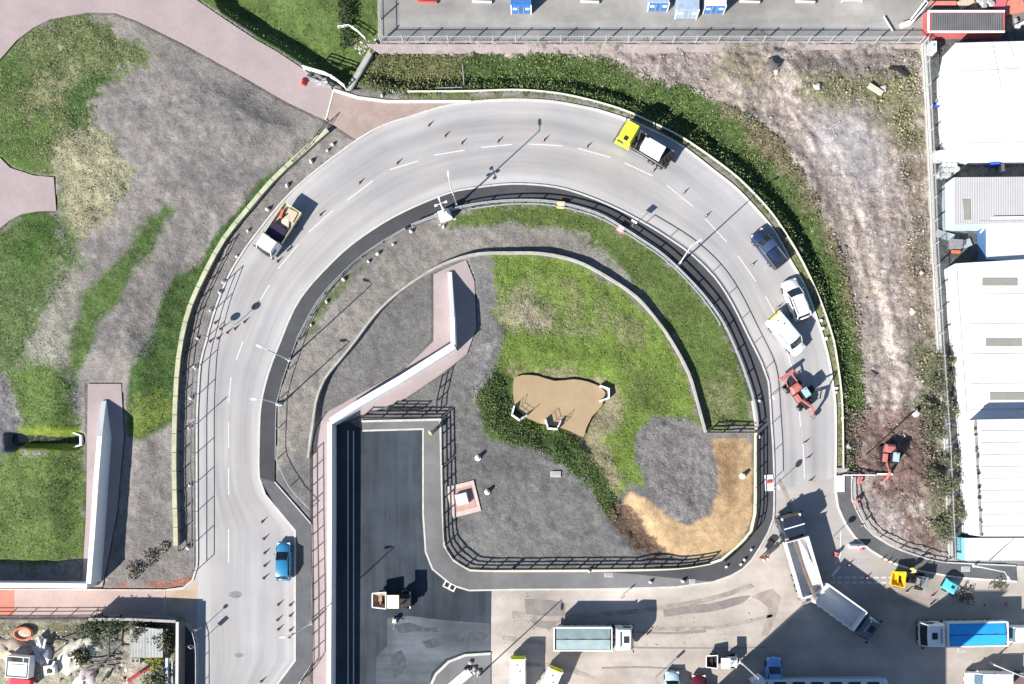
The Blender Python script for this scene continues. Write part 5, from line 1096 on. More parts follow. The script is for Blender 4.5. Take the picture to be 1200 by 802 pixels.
# frame trailer behind the corner van
t = thing('frame_trailer', 'open frame trailer behind the corner van', 'trailer', (*P(1190,797), 0), 0)
k = MB()
for s in (-1, 1): k.bar((-1.3,s*.9,.6), (1.5,s*.9,.6), .1)
for q in (-1.3,-.3,.6,1.5): k.bar((q,-.9,.6), (q,.9,.6), .08)
k.build('frame', m_galv, t); MB().box((.1,0,.66), (2.7,1.6,.05)).build('deck', mat('brown_deck', (.16,.12,.11)), t)
for s in (-1, 1): wheel(t, .1, s*1.02, .3, .2)
MB().bar((-1.3,0,.6), (-2.4,0,.55), .1).build('tow_bar', m_galv, t)

# ================================================================ PEOPLE
def person(label, px, ang_, m_j, m_l, pose=0, z=0):
    x, y = P(*px); t = thing('person', label, 'person', (x, y, z), ang_)
    V = [(0,0,.95),(0,0,1.15),(.01,0,1.38),(.02,0,1.5),(.03,0,1.62),(.03,0,1.74)]; R = [.15,.15,.17,.06,.10,.08]; E = [(0,1),(1,2),(2,3),(3,4),(4,5)]
    for s in (-1, 1):
        n = len(V); st = s*.12*(1 if pose else .4)
        V += [(0,s*.10,.88),(.03+st,s*.11,.48),(-.02+st*1.6,s*.11,.08),(.14+st*1.6,s*.12,.05)]; R += [.10,.075,.05,.045]; E += [(0,n),(n,n+1),(n+1,n+2),(n+2,n+3)]
        n = len(V); fx = .22 if pose else .08
        V += [(0,s*.21,1.40),(-.02+fx*.2,s*.27,1.12),(fx+.05,s*.22,.93),(fx+.12,s*.21,.86)]; R += [.07,.052,.04,.035]; E += [(2,n),(n,n+1),(n+1,n+2),(n+2,n+3)]
        h = n+3
        for f in range(4):
            q = len(V); dy = (f-1.5)*.022; V += [(fx+.15,s*.21+dy,.81),(fx+.17,s*.20+dy,.765+.006*abs(f-1))]; R += [.010,.008]; E += [(h,q),(q,q+1)]
        q = len(V); V += [(fx+.16,s*.165,.86),(fx+.18,s*.15,.82)]; R += [.012,.010]; E += [(h,q),(q,q+1)]
    me = bpy.data.meshes.new('body'); me.from_pydata(V, E, []); o = link(bpy.data.objects.new('body', me)); o.parent = t; me.materials.append(mat('skin', (.50,.30,.22), rough=.6))
    sk = o.modifiers.new('skin', 'SKIN'); 
    if not me.skin_vertices: bpy.context.view_layer.update()
    for i, r in enumerate(R): me.skin_vertices[0].data[i].radius = (r, r)
    me.skin_vertices[0].data[0].use_root = True
    sb = o.modifiers.new('sub', 'SUBSURF'); sb.levels = 1; sb.render_levels = 2
    def ellr(z, a, b, x=0): return [(x+a*math.cos(k*math.pi/6), b*math.sin(k*math.pi/6), z) for k in range(12)]
    MB().loft([ellr(.86,.16,.20), ellr(1.1,.165,.205), ellr(1.38,.17,.24), ellr(1.47,.10,.15,.01)]).build('jacket', m_j, t, smooth=60, fix=True)
    for s in (-1, 1):
        fx = .22 if pose else .08; MB().tube((0,s*.20,1.43), (-.02+fx*.2,s*.27,1.12), .085, .07, n=10).tube((-.02+fx*.2,s*.27,1.13), (fx+.04,s*.22,.95), .07, .055, n=10).build('sleeve', m_j, t, smooth=60)
        st = s*.12*(1 if pose else .4); MB().tube((0,s*.09,.93), (.03+st,s*.11,.48), .11, .085, n=10).tube((.03+st,s*.11,.5), (-.02+st*1.6,s*.11,.1), .085, .065, n=10).build('trouser_leg', m_l, t, smooth=60)
        MB().loft([[(-.08+st*1.6,s*.11-.05,0),(.17+st*1.6,s*.11-.05,0),(.17+st*1.6,s*.11+.05,0),(-.08+st*1.6,s*.11+.05,0)],[(-.07+st*1.6,s*.11-.045,.13),(.1+st*1.6,s*.11-.045,.08),(.1+st*1.6,s*.11+.045,.08),(-.07+st*1.6,s*.11+.045,.13)]]).build('boot', m_black, t, fix=True)
    MB().lathe([(.145,0),(.15,.02),(.125,.03),(.12,.08),(.09,.13),(.03,.155)], c=(.03,0,1.70), n=14).build('helmet', m_white, t, smooth=50)
    for z_ in (1.05, 1.25): MB().loft([ellr(z_,.172,.222), ellr(z_+.05,.172,.226)], cap=False).build('reflective_band', m_light, t, fix=True)
    return t
m_hv = mat('hi_vis_orange', (.85,.20,.03), rough=.7); m_trou = mat('navy_cloth', (.03,.035,.06), rough=.9)
person('person in orange hi-vis jacket and dark trousers, left one of two by the kerb', (891,655), 1.0, m_hv, m_trou, 0)
person('person in orange jacket and orange trousers, right one of two by the kerb', (896,654), 2.6, m_hv, m_hv, 1)
person('person in a yellow hi-vis jacket standing beside the yellow dumper', (1066,667), 3.6, m_lime, m_trou, 1)
person('person in a yellow hi-vis jacket on the grey footway beside the court top corner', (506,508), .6, m_lime, m_trou, 0, .1)
# ================================================================ CONES AND SMALL THINGS
m_coneo = mat('cone_orange', (.42,.14,.085), rough=.7, var=.2)
def make_cone(label, loc, group):
    t = thing('traffic_cone', label, 'traffic cone', loc, random.uniform(0, 1.5), group)
    MB().box((0,0,.03), (.36,.36,.05)).build('base', m_cbase, t, bevel=.02)
    c = MB().lathe([(.15,.06),(.03,.74),(.015,.75)], n=14).build('cone_body', m_coneo, t, smooth=50)
    MB().lathe([(.131,.16),(.092,.38)], n=14).build('reflective_sleeve', m_white, c, smooth=50); MB().lathe([(.078,.46),(.036,.72)], n=14).build('reflective_sleeve', m_white, c, smooth=50)
    t.scale = (.85,)*3
    return t
m_cbase = mat('cone_base', (.16,.15,.15), rough=.7)
cone0 = None
ORD = ['first','second','third','fourth','fifth','sixth','seventh','eighth','ninth','tenth','eleventh','twelfth']
runs = [('cone {} along the upper bend counted from the pink apron', [(465,192),(502,147.5),(521,160),(540.5,168.5),(583,166.5),(637,165),(687.5,172.5),(765,201),(801,226.5),(827,254)], 'cones round the bend'),
 ('cone {} down the right side of the bend, starting beside the navy pickup', [(881,311),(911,361),(934,438),(942.5,519.5),(946,537.5),(949,564)], 'cones round the bend'),
 ('cone {} down the left lane edge, starting above the dropside truck', [(421,215),(375,252.5),(325,307),(297,359)], 'cones round the bend'),
 ('cone {} in the slanting row closing the left lane', [(286,378),(275,386),(266,390.5),(255,397),(246,400.5),(252,379),(258,386)], 'cones closing the left lane'),
 ('cone {} in the column beside the blue hatchback, counted from the top', [(307,612),(309,632),(310,648.5),(310,663.5),(309,678)], 'cones beside the blue car'),
 ('cone {} in the scattered group below the blue hatchback, from the top', [(326,709),(340,709.5),(325,727),(340,722),(326,738),(340,739),(339,747),(306,799)], 'cones below the blue car'),
 ('cone {} across the junction shadow edge by the lower right footway, from the left', [(994,662),(1015,677),(1062,694),(1092,699),(1154,709),(1179,708)], 'cones at the junction'),
 ('cone {} on the kerb of the lower right footway above the dashed lines', [(1034,655),(1040,658),(1046,660),(1003,598),(1009,616)], 'cones at the junction')]
for fmt, pts, grp in runs:
    for i, (a, b) in enumerate(pts):
        x, y = P(a, b); lab = ('orange '+fmt).format('number '+ORD[i] if 0 else ORD[i])
        lab = lab.replace('orange cone '+ORD[i], ORD[i]+' orange cone')
        z = .002
        if cone0 is None: cone0 = make_cone(lab, (x, y, z), grp)
        else: copy_thing(cone0, (x, y, z), random.uniform(0, 1.5), lab, grp)
# white weights / sacks along the fences
def sack(loc, label, group):
    t = thing('sandbag', label, 'sandbag', loc, random.uniform(0, 3), group)
    MB().lathe([(.08,0),(.20,.03),(.25,.12),(.21,.26),(.12,.36),(.05,.38)], n=12, sy=.75).build('sack', mat('dull_white', (.55,.55,.53), var=.1), t, smooth=70)
    MB().tube((0,0,.36), (.03,.02,.46), .05, .08, n=8).build('tied_neck', m_white, t); return t
s0 = None
sr = [('white sack {} down the strip between the mossy parapet and the left kerb', [(390,170),(384,177),(365,190),(337,218),(314,246),(291,271),(278,301),(262,331),(258,343),(247,364),(232,397),(229,431),(224,467),(222,502),(223,569),(221,642)], 'sacks by the left kerb fence'),
 ('white sack {} down the inner soil edge below the camera tower', [(520,266.5),(482,272),(461,287),(443,298),(432,307),(403,328),(383,354),(365,381),(326,474)], 'sacks inside the footway'),
 ('white sack {} along the curved dark footway south of the sand bank, from the left', [(690,669),(762,682),(800,681),(851,664),(868,661),(872,656),(880,644),(890,470),(889,512)], 'sacks on the dark footway'),
 ('white sack {} in the narrow outer verge below the white car', [(962,376),(964,385),(968,397),(980,455),(979.5,460),(987,475),(987,490),(448,113)], 'sacks on the outer verge')]
ORD2 = ['first','second','third','fourth','fifth','sixth','seventh','eighth','ninth','tenth','eleventh','twelfth','thirteenth','fourteenth','fifteenth','sixteenth']
for fmt, pts, grp in sr:
    for i, (a, b) in enumerate(pts):
        x, y = P(a, b); lab = fmt.format('').replace('white sack ', ORD2[i]+' white sack').replace('sack ', 'sack ').replace('  ', ' ')
        z = max(gz(x, y), 0) if grp != 'sacks on the dark footway' else .1
        if s0 is None: s0 = sack((x, y, z), lab, grp)
        else: copy_thing(s0, (x, y, z), random.uniform(0, 3), lab, grp, random.uniform(.8, 1.15))
# white bollards
def bollard(px, label, h=.9, r=.14, z=None):
    x, y = P(*px); t = thing('bollard', label, 'bollard', (x, y, gz(x, y) if z is None else z)); MB().lathe([(r*1.5,0),(r*1.5,.12),(r,.14),(r*.9,h-.06),(r*.5,h)], n=12).build('post', m_white, t, smooth=45); MB().lathe([(r*1.02,h*.6),(r*.99,h*.75)], n=12).build('band', m_red, t)
bollard((571,577), 'short white bollard on grey soil right of the pink access pad', .7, .22)
bollard((560,537), 'white bollard on grey soil above the pink access pad', .8, .24)
bollard((870,558), 'round white bollard at the edge of the sand bank', .7, .25)
# access pad
t = thing('access_pad', 'tilted pink access pad with a white box cover by the black fence', 'pad', (*P(543,585), .02), math.radians(14))
MB().box((0,0,.04), (3.4,3.7,.12)).build('slab', mat('pale_pink', (.52,.42,.38), var=.15, scale=1, fine=.1), t); MB().box((.1,0,.11), (2.4,2.6,.03)).build('inner_paving', mat('faint_red', (.44,.26,.22), var=.2, scale=1.5), t)
MB().box((-.1,.05,.38), (1.4,1.3,.5)).build('chamber', m_white, t, bevel=.03); MB().box((-.1,.05,.65), (1.25,1.15,.05)).build('lid', m_wall, t)
# pond headwalls with handrails
def headwall(px, ang_, label, rail=True):
    x, y = P(*px); t = thing('headwall', label, 'headwall', (x, y, -.9), ang_)
    for c_, d_, rz in (((-.65,0,.5),(.2,1.2,.95),0),((-.15,.72,.45),(1.15,.16,.85),.35),((-.15,-.72,.45),(1.15,.16,.85),-.35)): MB().box(c_, d_, rz=rz).build('wall_panel', m_wall, t)
    if rail:
        k = MB()
        for z_ in (1.3, 1.7): k.bar((-.65,-.6,z_), (-.65,.6,z_), .03); k.bar((-.65,.6,z_), (.30,.95,z_), .03); k.bar((-.65,-.6,z_), (.30,-.95,z_), .03)
        for a_, b_ in ((-.65,-.6),(-.65,0),(-.65,.6),(.30,.95),(.30,-.95)): k.bar((a_,b_,.9), (a_,b_,1.7), .035)
        k.build('handrail', m_galv, t)
    MB().tube((-.72,0,.5), (-.55,0,.5), .35, n=14).build('pipe_mouth', m_black, t); return t
headwall((608,484), math.radians(55), 'white headwall at the left end of the brown pond'); headwall((648,496), math.radians(85), 'white headwall at the bottom edge of the brown pond'); headwall((707,461), math.radians(180), 'white headwall at the right end of the brown pond', False)
headwall((88,516), math.radians(180), 'small pale headwall at the right end of the narrow dark ditch', False)
# plastic barriers and bins near the junction
m_pk = mat('faded_pink', (.55,.18,.18), rough=.6)
def pbarrier(px, ang_, label, m, l=1.6):
    t = thing('water_barrier', label, 'barrier', (*P(*px), 0), ang_)
    pr = [(-.28,0),(.28,0),(.24,.25),(.09,.35),(.07,.85),(-.07,.85),(-.09,.35),(-.24,.25)]
    MB().loft([[(-l/2,a,b) for a, b in pr],[(l/2,a,b) for a, b in pr]]).build('body', m, t, fix=True); MB().tube((0,0,.84), (0,0,.9), .07, n=10).build('filler_cap', m_black, t)
pbarrier((1003,640), 0, 'white plastic barrier lying by the kerb at the lower right junction', m_white, 1.8)
pbarrier((1009,643), .4, 'pink red plastic barrier on the kerb line at the lower right junction', m_pk, .5)
pbarrier((1007,563), 1.3, 'red plastic barrier at the dirt edge below the red mini digger', m_pk, .8)
pbarrier((1003,588), 1.2, 'red plastic barrier inside the galvanised rail of the lower right footway', m_pk, .9)
pbarrier((378,97.5), .3, 'grey plastic barrier beside the pink path end gate', m_galv, 1.2)
pbarrier((357,97), 1.2, 'red and white plastic barrier at the edge of the pink path', m_red, .8)
pbarrier((979,650), 1.3, 'long thin red tipped barrier in the junction shadow', m_pk, .5)
t = thing('wheelie_bin', 'dark rounded machine lying by the kerb above the two orange workers', 'machine', (*P(901,638), 0), 1.0)
MB().box((0,0,.35), (1.1,.55,.6)).build('body', m_dark, t, bevel=.1); MB().tube((.4,-.4,.3), (.4,.4,.3), .28, n=12).build('roller', m_black, t); MB().bar((-.5,0,.5), (-1.0,0,1.0), .06).build('handle', m_black, t)
t = thing('drain_grate', 'pale drain with two black grates at the kerb corner of the asphalt court', 'drain', (*P(527,687), .0), math.radians(-27))
MB().box((0,0,.06), (1.5,.8,.14)).build('frame', m_kerbw, t)
for s in (-1, 1): MB().box((s*.35,0,.135), (.45,.5,.03)).build('grate', m_black, t)
t = thing('concrete_washout', 'grey rubble heap and slab inside the curved kerb at the bottom', 'rubble', (*P(538,797), .1), .7)
MB().box((0,0,.15), (3.4,1.1,.3)).build('slab', mat('pale_concrete', (.55,.53,.51), var=.15, scale=2), t, bevel=.05)
for k in range(9): MB().lathe([(.25,0),(.3,.15),(.12,.35)], c=(1.9+random.uniform(-.9,.9), random.uniform(-.9,.9), 0), n=6).build('rubble_stone', m_dark if k%3==0 else m_conc, t)
# ---- junk yard
rust = mat('rust', (.16,.10,.075), var=.3, scale=3)
x, y = P(171,754,2); t = thing('garden_shed', 'grey corrugated double pitched shed roof in the junk yard corner', 'shed', (x, y, 0), 0)
MB().box((0,0,.9), (3.6,3.1,1.8)).build('wall', m_conc, t); rs = stripes(mat('old_corrugated', (.27,.28,.26), rough=.7, var=.2, scale=1.5, fine=.1), .9, .35, 'X')
MB().box((-.95,0,1.95), (1.95,3.3,.07), ry=math.radians(-6)).build('roof', rs, t); MB().box((.95,0,1.98), (1.9,3.3,.07), ry=math.radians(3)).build('roof', stripes(mat('pale_corrugated', (.36,.37,.36), rough=.7, var=.1, scale=1.5), .9, .3, 'X'), t)
MB().bar((-1.2,1.9,2.1), (1.6,1.6,2.2), .15).build('gutter', m_steel, t)
def junk(name, label, cat, px, parts, ang_=0, z=None):
    x, y = P(*px); t = thing(name, label, cat, (x, y, max(gz(x, y), 0) if z is None else z), ang_)
    for nm, kind, *a in parts:
        if kind == 'box': MB().box(a[0], a[1], rz=a[3] if len(a) > 3 else 0).build(nm, a[2], t, bevel=.03)
        elif kind == 'bar': 
            k = MB()
            for p, q, w in a[0]: k.bar(p, q, w)
            k.build(nm, a[1], t)
    return t
junk('skip', 'white open skip trailer in the junk yard above the red machine', 'skip', (29,779), [('floor','box',(0,0,.3),(2.6,2.4,.1),m_galv),('side','box',(0,1.2,.9),(2.7,.1,1.2),m_white),('side','box',(0,-1.2,.9),(2.7,.1,1.2),m_white),('side','box',(-1.3,0,.9),(.1,2.4,1.2),m_white),('side','box',(1.3,0,.9),(.1,2.4,1.2),m_white),('cover','box',(0,-.2,1.45),(2.2,1.6,.08),m_wall),('window','box',(0,.3,1.52),(1.4,.1,.04),m_steel)], -.08)
junk('skip', 'crimson red metal machine hood at the lower left corner', 'machine', (30,798), [('hood','box',(0,0,.7),(2.3,.9,.9),mat('crimson',(.50,.02,.06),rough=.4)),('side_panel','box',(-1.3,.0,.5),(.5,1.1,.7),mat('pink_red',(.55,.12,.15))),('bar','box',(0,-.5,.9),(2.2,.15,.3),m_white)], -.12)
t = thing('rubber_ring', 'orange oval ring with sand inside in the junk yard top left', 'ring', (*P(29,742), .1)); mr = MB(); n = 20
mr.loft([[(1.05*math.cos(2*math.pi*i/n)*r, .75*math.sin(2*math.pi*i/n)*r, z_) for i in range(n)] for r, z_ in ((.75,0),(1.05,0),(1.1,.25),(.95,.38),(.78,.25),(.75,0))], cap=False); mr.build('tube', mat('orange_ring',(.60,.22,.14)), t, smooth=60, fix=True); MB().lathe([(.8,0),(.7,.12),(.1,.18)], n=14, sy=.7).build('sand_fill', mat('pale_sand',(.5,.42,.3)), t)
junk('beam', 'long bent crimson beam lying diagonally in the junk yard', 'beam', (160,793), [('beam','bar',[((-2.0,-1.4,.3),(-.6,-.4,.7),.3),((-.6,-.4,.7),(.8,.6,.6),.28),((.8,.6,.6),(2.1,1.1,.4),.2)],mat('crimson',(.50,.02,.06)))])
junk('pipe_stack', 'pale blue upright strips along the right wall of the junk yard', 'pipes', (200,787), [('pipe','bar',[((0,1.8,1.0),(0,-1.8,1.0),.3),],mat('pale_blue',(.45,.55,.65))),('pipe','bar',[((.5,1.4,.8),(.5,-1.8,.8),.15)],m_galv)])
junk('timber_pile', 'dark timber rails stacked at the centre of the junk yard', 'timber', (122,780), [('timber','bar',[((-2,.6,.3),(1.6,.9,.4),.12),((-2.1,.1,.3),(1.7,.4,.4),.12),((-2,-.3,.3),(1.5,-.1,.4),.12)],mat('old_timber',(.16,.15,.14))),('timber','bar',[((-1.5,-1.2,.3),(.6,1.0,.5),.2),((0,-1.8,.4),(.8,-.6,.5),.2)],m_dark)])
junk('machine_part', 'white broken machine with a black centre in the junk yard', 'scrap', (62,784), [('casing','box',(0,0,.4),(1.3,1.1,.8),m_white),('hub','box',(0,-.1,.85),(.5,.5,.15),m_black),('arm','bar',[((.3,.2,.9),(.8,1.0,.9),.2)],m_white)], .1)
junk('scrap_metal', 'thin dark bars leaning together above the broken white machine', 'scrap', (66,758), [('bar','bar',[((-1.2,.9,.2),(.4,-.6,1.2),.12),((-.3,1.2,.2),(.2,-.7,1.2),.1),((-1.6,.2,.2),(1.4,.9,.7),.1),((.3,-.6,1.1),(1.5,.5,.3),.1)],m_dark),('panel','box',(-1.6,.7,.5),(.25,1.3,.6),m_white,.3),('panel','box',(-1.0,.5,.5),(.3,1.1,.5),m_galv,-.2)])
junk('pallet', 'grey timber crate with two slots below the corrugated shed', 'crate', (162,773), [('crate','box',(0,0,.4),(1.1,.6,.7),m_conc),('slot','box',(-.25,0,.76),(.25,.3,.03),m_black),('slot','box',(.25,0,.76),(.25,.3,.03),m_black)])
junk('scrap_metal', 'dark timber frame standing left of the corrugated shed', 'scrap', (138,755), [('frame','bar',[((-.5,1.2,1.0),(-.5,-1.3,1.0),.12),((-.5,-1,1.0),(1.1,-1.0,1.0),.12),((.2,.9,1.2),(1.2,.5,1.2),.2),((-1.4,-1.8,.3),(-.4,-.8,.9),.1)],m_dark)])
for k, (a, b, sz, lb) in enumerate(((104,757,1.6,'cream tarpaulin lump beside the timber in the junk yard'),(85,770,2.3,'large pale tarpaulin spread in the middle of the junk yard'),(50,765,1.5,'crumpled lilac grey sheet between the skip and the leaning bars'),(12,762,2.2,'pale sand heap at the left edge of the junk yard'),(100,797,1.6,'pale pink sheet lump at the bottom of the junk yard'))):
    x, y = P(a, b); t = thing('tarpaulin' if 'heap' not in lb else 'sand_heap', lb, 'sheet' if 'heap' not in lb else 'heap', (x, y, .0), k)
    rr = []; n = 16
    for r_, z_ in ((1,.0),(.92,.18),(.6,.36),(.3,.42),(.05,.45)): rr.append([(sz*r_*(1+.22*math.sin(3*i+k))*math.cos(2*math.pi*i/n), sz*r_*.7*(1+.22*math.cos(2*i+k))*math.sin(2*math.pi*i/n), z_*(1+.3*math.sin(5*i+k))) for i in range(n)])
    MB().loft(rr).build('surface', mat('tarp%d' % k, [(.55,.53,.42),(.58,.55,.46),(.52,.48,.50),(.42,.36,.27),(.6,.5,.48)][k], var=.12, scale=2, bump=.4), t, smooth=40, fix=True)
# ---- right hand yard strip
def drum(loc, label):
    t = thing('drum', label, 'drum', loc, 0, 'pale drums between the white sheds'); MB().lathe([(.30,0),(.31,.03),(.295,.3),(.31,.32),(.295,.6),(.31,.85),(.28,.88)], n=16).build('barrel', mat('pale_drum',(.55,.57,.55),rough=.5), t, smooth=40); MB().lathe([(.27,.885),(.27,.9),(.24,.905)], n=16).build('lid', m_galv, t); return t
d0 = None; rows = [('top', [(1107,193),(1113,193),(1119,193)]),('middle', [(1104,198.5),(1110,199),(1116,199),(1122,198)]),('bottom', [(1102,204.5),(1107,205),(1112,204.5)])]
for rn, pts in rows:
    for i, (a, b) in enumerate(pts):
        x, y = P(a, b, .9); lb = '%s pale drum from the left in the %s row between the white sheds' % (ORD[i], rn)
        if d0 is None: d0 = drum((x, y, .05), lb)
        else: copy_thing(d0, (x, y, .05), 0, lb)
for (a, b), lb in zip(((1154,2),(1160,1),(1154,7),(1163,4)), ('upper left','upper right','lower left','lower right')): copy_thing(d0, (*P(a, b, .9), .05), 0, 'white drum, %s of the four at the top right edge' % lb, 'white drums at the top right edge')
junk('bulk_tank', 'white cube tank between the first two sheds beside the long fence', 'tank', (1097,187), [('tank','box',(0,0,.7),(1.1,1.1,1.3),m_white),('cap','box',(0,0,1.4),(.3,.3,.08),m_galv),('pallet','box',(0,0,.05),(1.2,1.2,.12),m_dark)], .1, .1)
junk('bulk_tank', 'white tank with a blue front at the top left corner of the large white shed', 'tank', (1088,61), [('tank','box',(0,0,.7),(.7,1.2,1.3),m_white),('cap','box',(0,.1,1.4),(.3,.3,.08),mat('cyan_paint',(.10,.55,.65)))], 0, .1)
junk('bulk_tank', 'white tank lump with a blue base against the left wall of the large shed', 'tank', (1098,122), [('tank','box',(0,0,.5),(.5,.7,1.0),m_white),('base','box',(-.1,-.3,.2),(.6,.4,.4),mat('deep_blue',(.02,.08,.5)))], 0, .1)
junk('scrap_heap', 'reddish tarp over a heap below the large white shed', 'heap', (1143,183), [('heap','box',(0,0,.8),(1.6,.8,1.6),mat('brick_red',(.30,.10,.08))),('panel','box',(1.1,.2,.9),(.5,.5,1.4),m_white)], .2, 0)
junk('scrap_heap', 'deep blue crates in the dark gap between the sheds', 'crates', (1162,194), [('crate','box',(0,0,.5),(1.1,.4,.9),mat('deep_blue',(.02,.08,.5))),('crate','box',(.9,-.6,.4),(.4,.9,.7),m_steel)], .1, 0)
junk('scrap_heap', 'white rack with three openings under the large white shed eave', 'rack', (1190,184), [('frame','box',(0,0,.9),(2.4,.7,.1),m_white),('opening','box',(-.7,0,.96),(.5,.45,.04),m_black),('opening','box',(0,0,.96),(.5,.45,.04),m_black),('opening','box',(.7,0,.96),(.5,.45,.04),m_black)], 0, 0)
junk('scrap_heap', 'pale plank bundle lying on its side in the gap between the first two sheds', 'timber', (1122,185), [('plank','bar',[((-1.4,0,.3),(1.6,.6,.3),.25),((-1.2,-.4,.3),(1.5,.2,.3),.2)],mat('pale_timber',(.52,.42,.32)))], 0, 0)
junk('scrap_heap', 'grey weathered box with an orange edge beside the corrugated shed corner', 'box', (1117,288), [('box','box',(0,0,.5),(1.4,1.0,1.0),m_steel),('edge','box',(.2,-.8,.3),(1.0,.3,.4),m_orange)], -.05, 0)
junk('scrap_heap', 'grey sheet leaning in the gap below the corrugated shed', 'sheet', (1106,277), [('sheet','box',(0,0,.3),(2.2,.9,.1),m_galv,-.3),('sheet','box',(2.6,-.9,.3),(1.0,.9,.1),m_galv,.4)], 0, 0)
junk('downpipe', 'white bent pipe at the corner of the pale annex', 'pipe', (1148,266), [('pipe','bar',[((-.5,-1.0,1.2),(0,.2,3.1),.16),((0,.2,3.1),(6,.25,3.12),.16)],m_white)], 0, 0)
junk('scrap_heap', 'orange red sheets stacked in the top right corner', 'sheets', (1185,10), [('sheet','box',(0,0,.3),(2.6,1.6,.4),mat('coral',(.55,.20,.14)),.2),('sheet','box',(-1.6,.4,.5),(1.4,1.8,.4),mat('pink_red',(.55,.12,.15)),-.3)], 0, 0)
junk('scrap_heap', 'tan timber and red sheets piled above the long red container', 'heap', (1130,5), [('timber','box',(0,0,.3),(1.8,1.0,.4),mat('pale_timber',(.52,.42,.32)),.5),('sheet','box',(-2.6,-.1,.3),(3.0,.5,.3),mat('coral',(.55,.20,.14))),('timber','box',(1.5,.4,.3),(1.2,.5,.4),m_conc,-.5)], 0, 0)
junk('scrap_heap', 'white scraps scattered at the right end of the red container', 'scrap', (1195,30), [('scrap','box',(0,0,.4),(.9,.3,.3),m_white,.5),('scrap','box',(-.5,-.4,.4),(.6,.4,.3),m_white,-.3),('scrap','box',(-.6,.4,.3),(.3,.5,.3),m_galv,.2)], 0, 0)
junk('pole_frame', 'white mast frame with cross arms at the right end of the top yard', 'frame', (1062,30), [('frame','bar',[((0,0,.2),(1.7,2.2,1.2),.16),((-.8,-.3,.3),(.3,.1,.3),.5),((-2.8,.8,.3),(-1.7,-1.0,.3),.12)],m_white)], 0, .14)
# dirt lot odds and ends
def rock(px, r, label, m, grp=None):
    x, y = P(*px); t = bpy.data.objects.new('boulder', None); bpy.data.objects.remove(t)
    rr = []; n = 9; sd = random.random()*9
    for a_, z_ in ((.8,-.2),(1,.2),(.8,.5),(.4,.7),(.05,.75)): rr.append([(r*a_*(1+.25*math.sin(2.3*i+sd))*math.cos(2*math.pi*i/n), r*a_*(1+.25*math.cos(1.7*i+sd))*math.sin(2*math.pi*i/n), r*z_) for i in range(n)])
    o = MB().loft(rr).build('boulder', m, None, fix=True); o.location = (x, y, gz(x, y)); return tag(o, label, 'boulder', grp)
pr = mat('pale_rock', (.48,.45,.42), var=.2, scale=3, fine=.2); dr = mat('dark_rock', (.12,.10,.095), var=.3, scale=3)
for a, b, r, m, lb in ((1035,104,.5,pr,'white boulder beside the pale plank on the dirt lot'),(957,103,.45,pr,'pale yellow boulder alone on the upper dirt lot'),(902,80,.8,dr,'dark rock mass with white chips on the upper dirt lot'),(908,86,.35,pr,'white chip beside the dark rock mass'),(1069,365,.4,pr,'white boulder on the dirt near the slotted white shed'),(1073,484,.5,pr,'white boulder above the dark trench rim'),(994,524,.4,pr,'white boulder on the dark mulch outside the barrier kerb'),(985,525,.3,dr,'dark stone on the mulch beside the white boulder'),(1079,320,.25,pr,'small white stone near the long fence'),(1023,439,.45,dr,'dark clod alone on the pale dirt above the red digger'),(991,290,.25,dr,'small dark stone at the bank edge'),(938,292,.3,dr,'dark stone on the bank beside the pickup'),(707,97,.2,pr,'small white stone on the upper green bank')):
    rock((a, b), r, lb, m)
junk('plank', 'pale timber plank with a dark edge on the upper dirt lot', 'plank', (1025,106), [('board','box',(0,0,.25),(1.9,.6,.25),mat('cream_timber',(.50,.48,.36))),('edge','box',(0,.35,.2),(1.8,.12,.3),m_black)], math.radians(-32))
junk('scrap_metal', 'black tangled metal on the brown dirt near the top of the long fence', 'scrap', (1053,85), [('metal','bar',[((-1.2,.4,.2),(-.2,0,.6),.25),((-.2,0,.6),(.9,-.5,.3),.35),((.3,.3,.2),(.8,-.7,.5),.25)],m_dark)])
junk('trench_frame', 'white post bar across the dirt under the red mini digger boom', 'bar', (1034,556), [('bar','bar',[((-.9,0,.2),(.9,0,.2),.22)],m_white)])
junk('cable_pole', 'long thin dark pole lying diagonally on the dirt above the mini digger', 'pole', (1045,500), [('pole','bar',[((-3.2,-3.4,.3),(2.6,1.9,.5),.12)],m_dark)])

# ================================================================ VEGETATION
def leaf_mat(name, rough=.7):
    m = bpy.data.materials.new(name); m.use_nodes = True; t = m.node_tree; b = t.nodes['Principled BSDF']; b.inputs['Roughness'].default_value = rough; b.inputs['Specular IOR Level'].default_value = .2
    A = t.nodes.new('ShaderNodeAttribute'); A.attribute_name = 'tone'; tc = t.nodes.new('ShaderNodeTexCoord'); n = t.nodes.new('ShaderNodeTexNoise'); n.inputs['Scale'].default_value = 6; t.links.new(tc.outputs['Object'], n.inputs['Vector'])
    r = t.nodes.new('ShaderNodeMapRange'); r.inputs[3].default_value = .75; r.inputs[4].default_value = 1.25; t.links.new(n.outputs[0], r.inputs[0])
    vm = t.nodes.new('ShaderNodeVectorMath'); vm.operation = 'SCALE'; t.links.new(A.outputs['Color'], vm.inputs[0]); t.links.new(r.outputs[0], vm.inputs['Scale']); t.links.new(vm.outputs[0], b.inputs['Base Color'])
    b.inputs['Subsurface Weight'].default_value = 0; return m
m_leaf = leaf_mat('leaves')
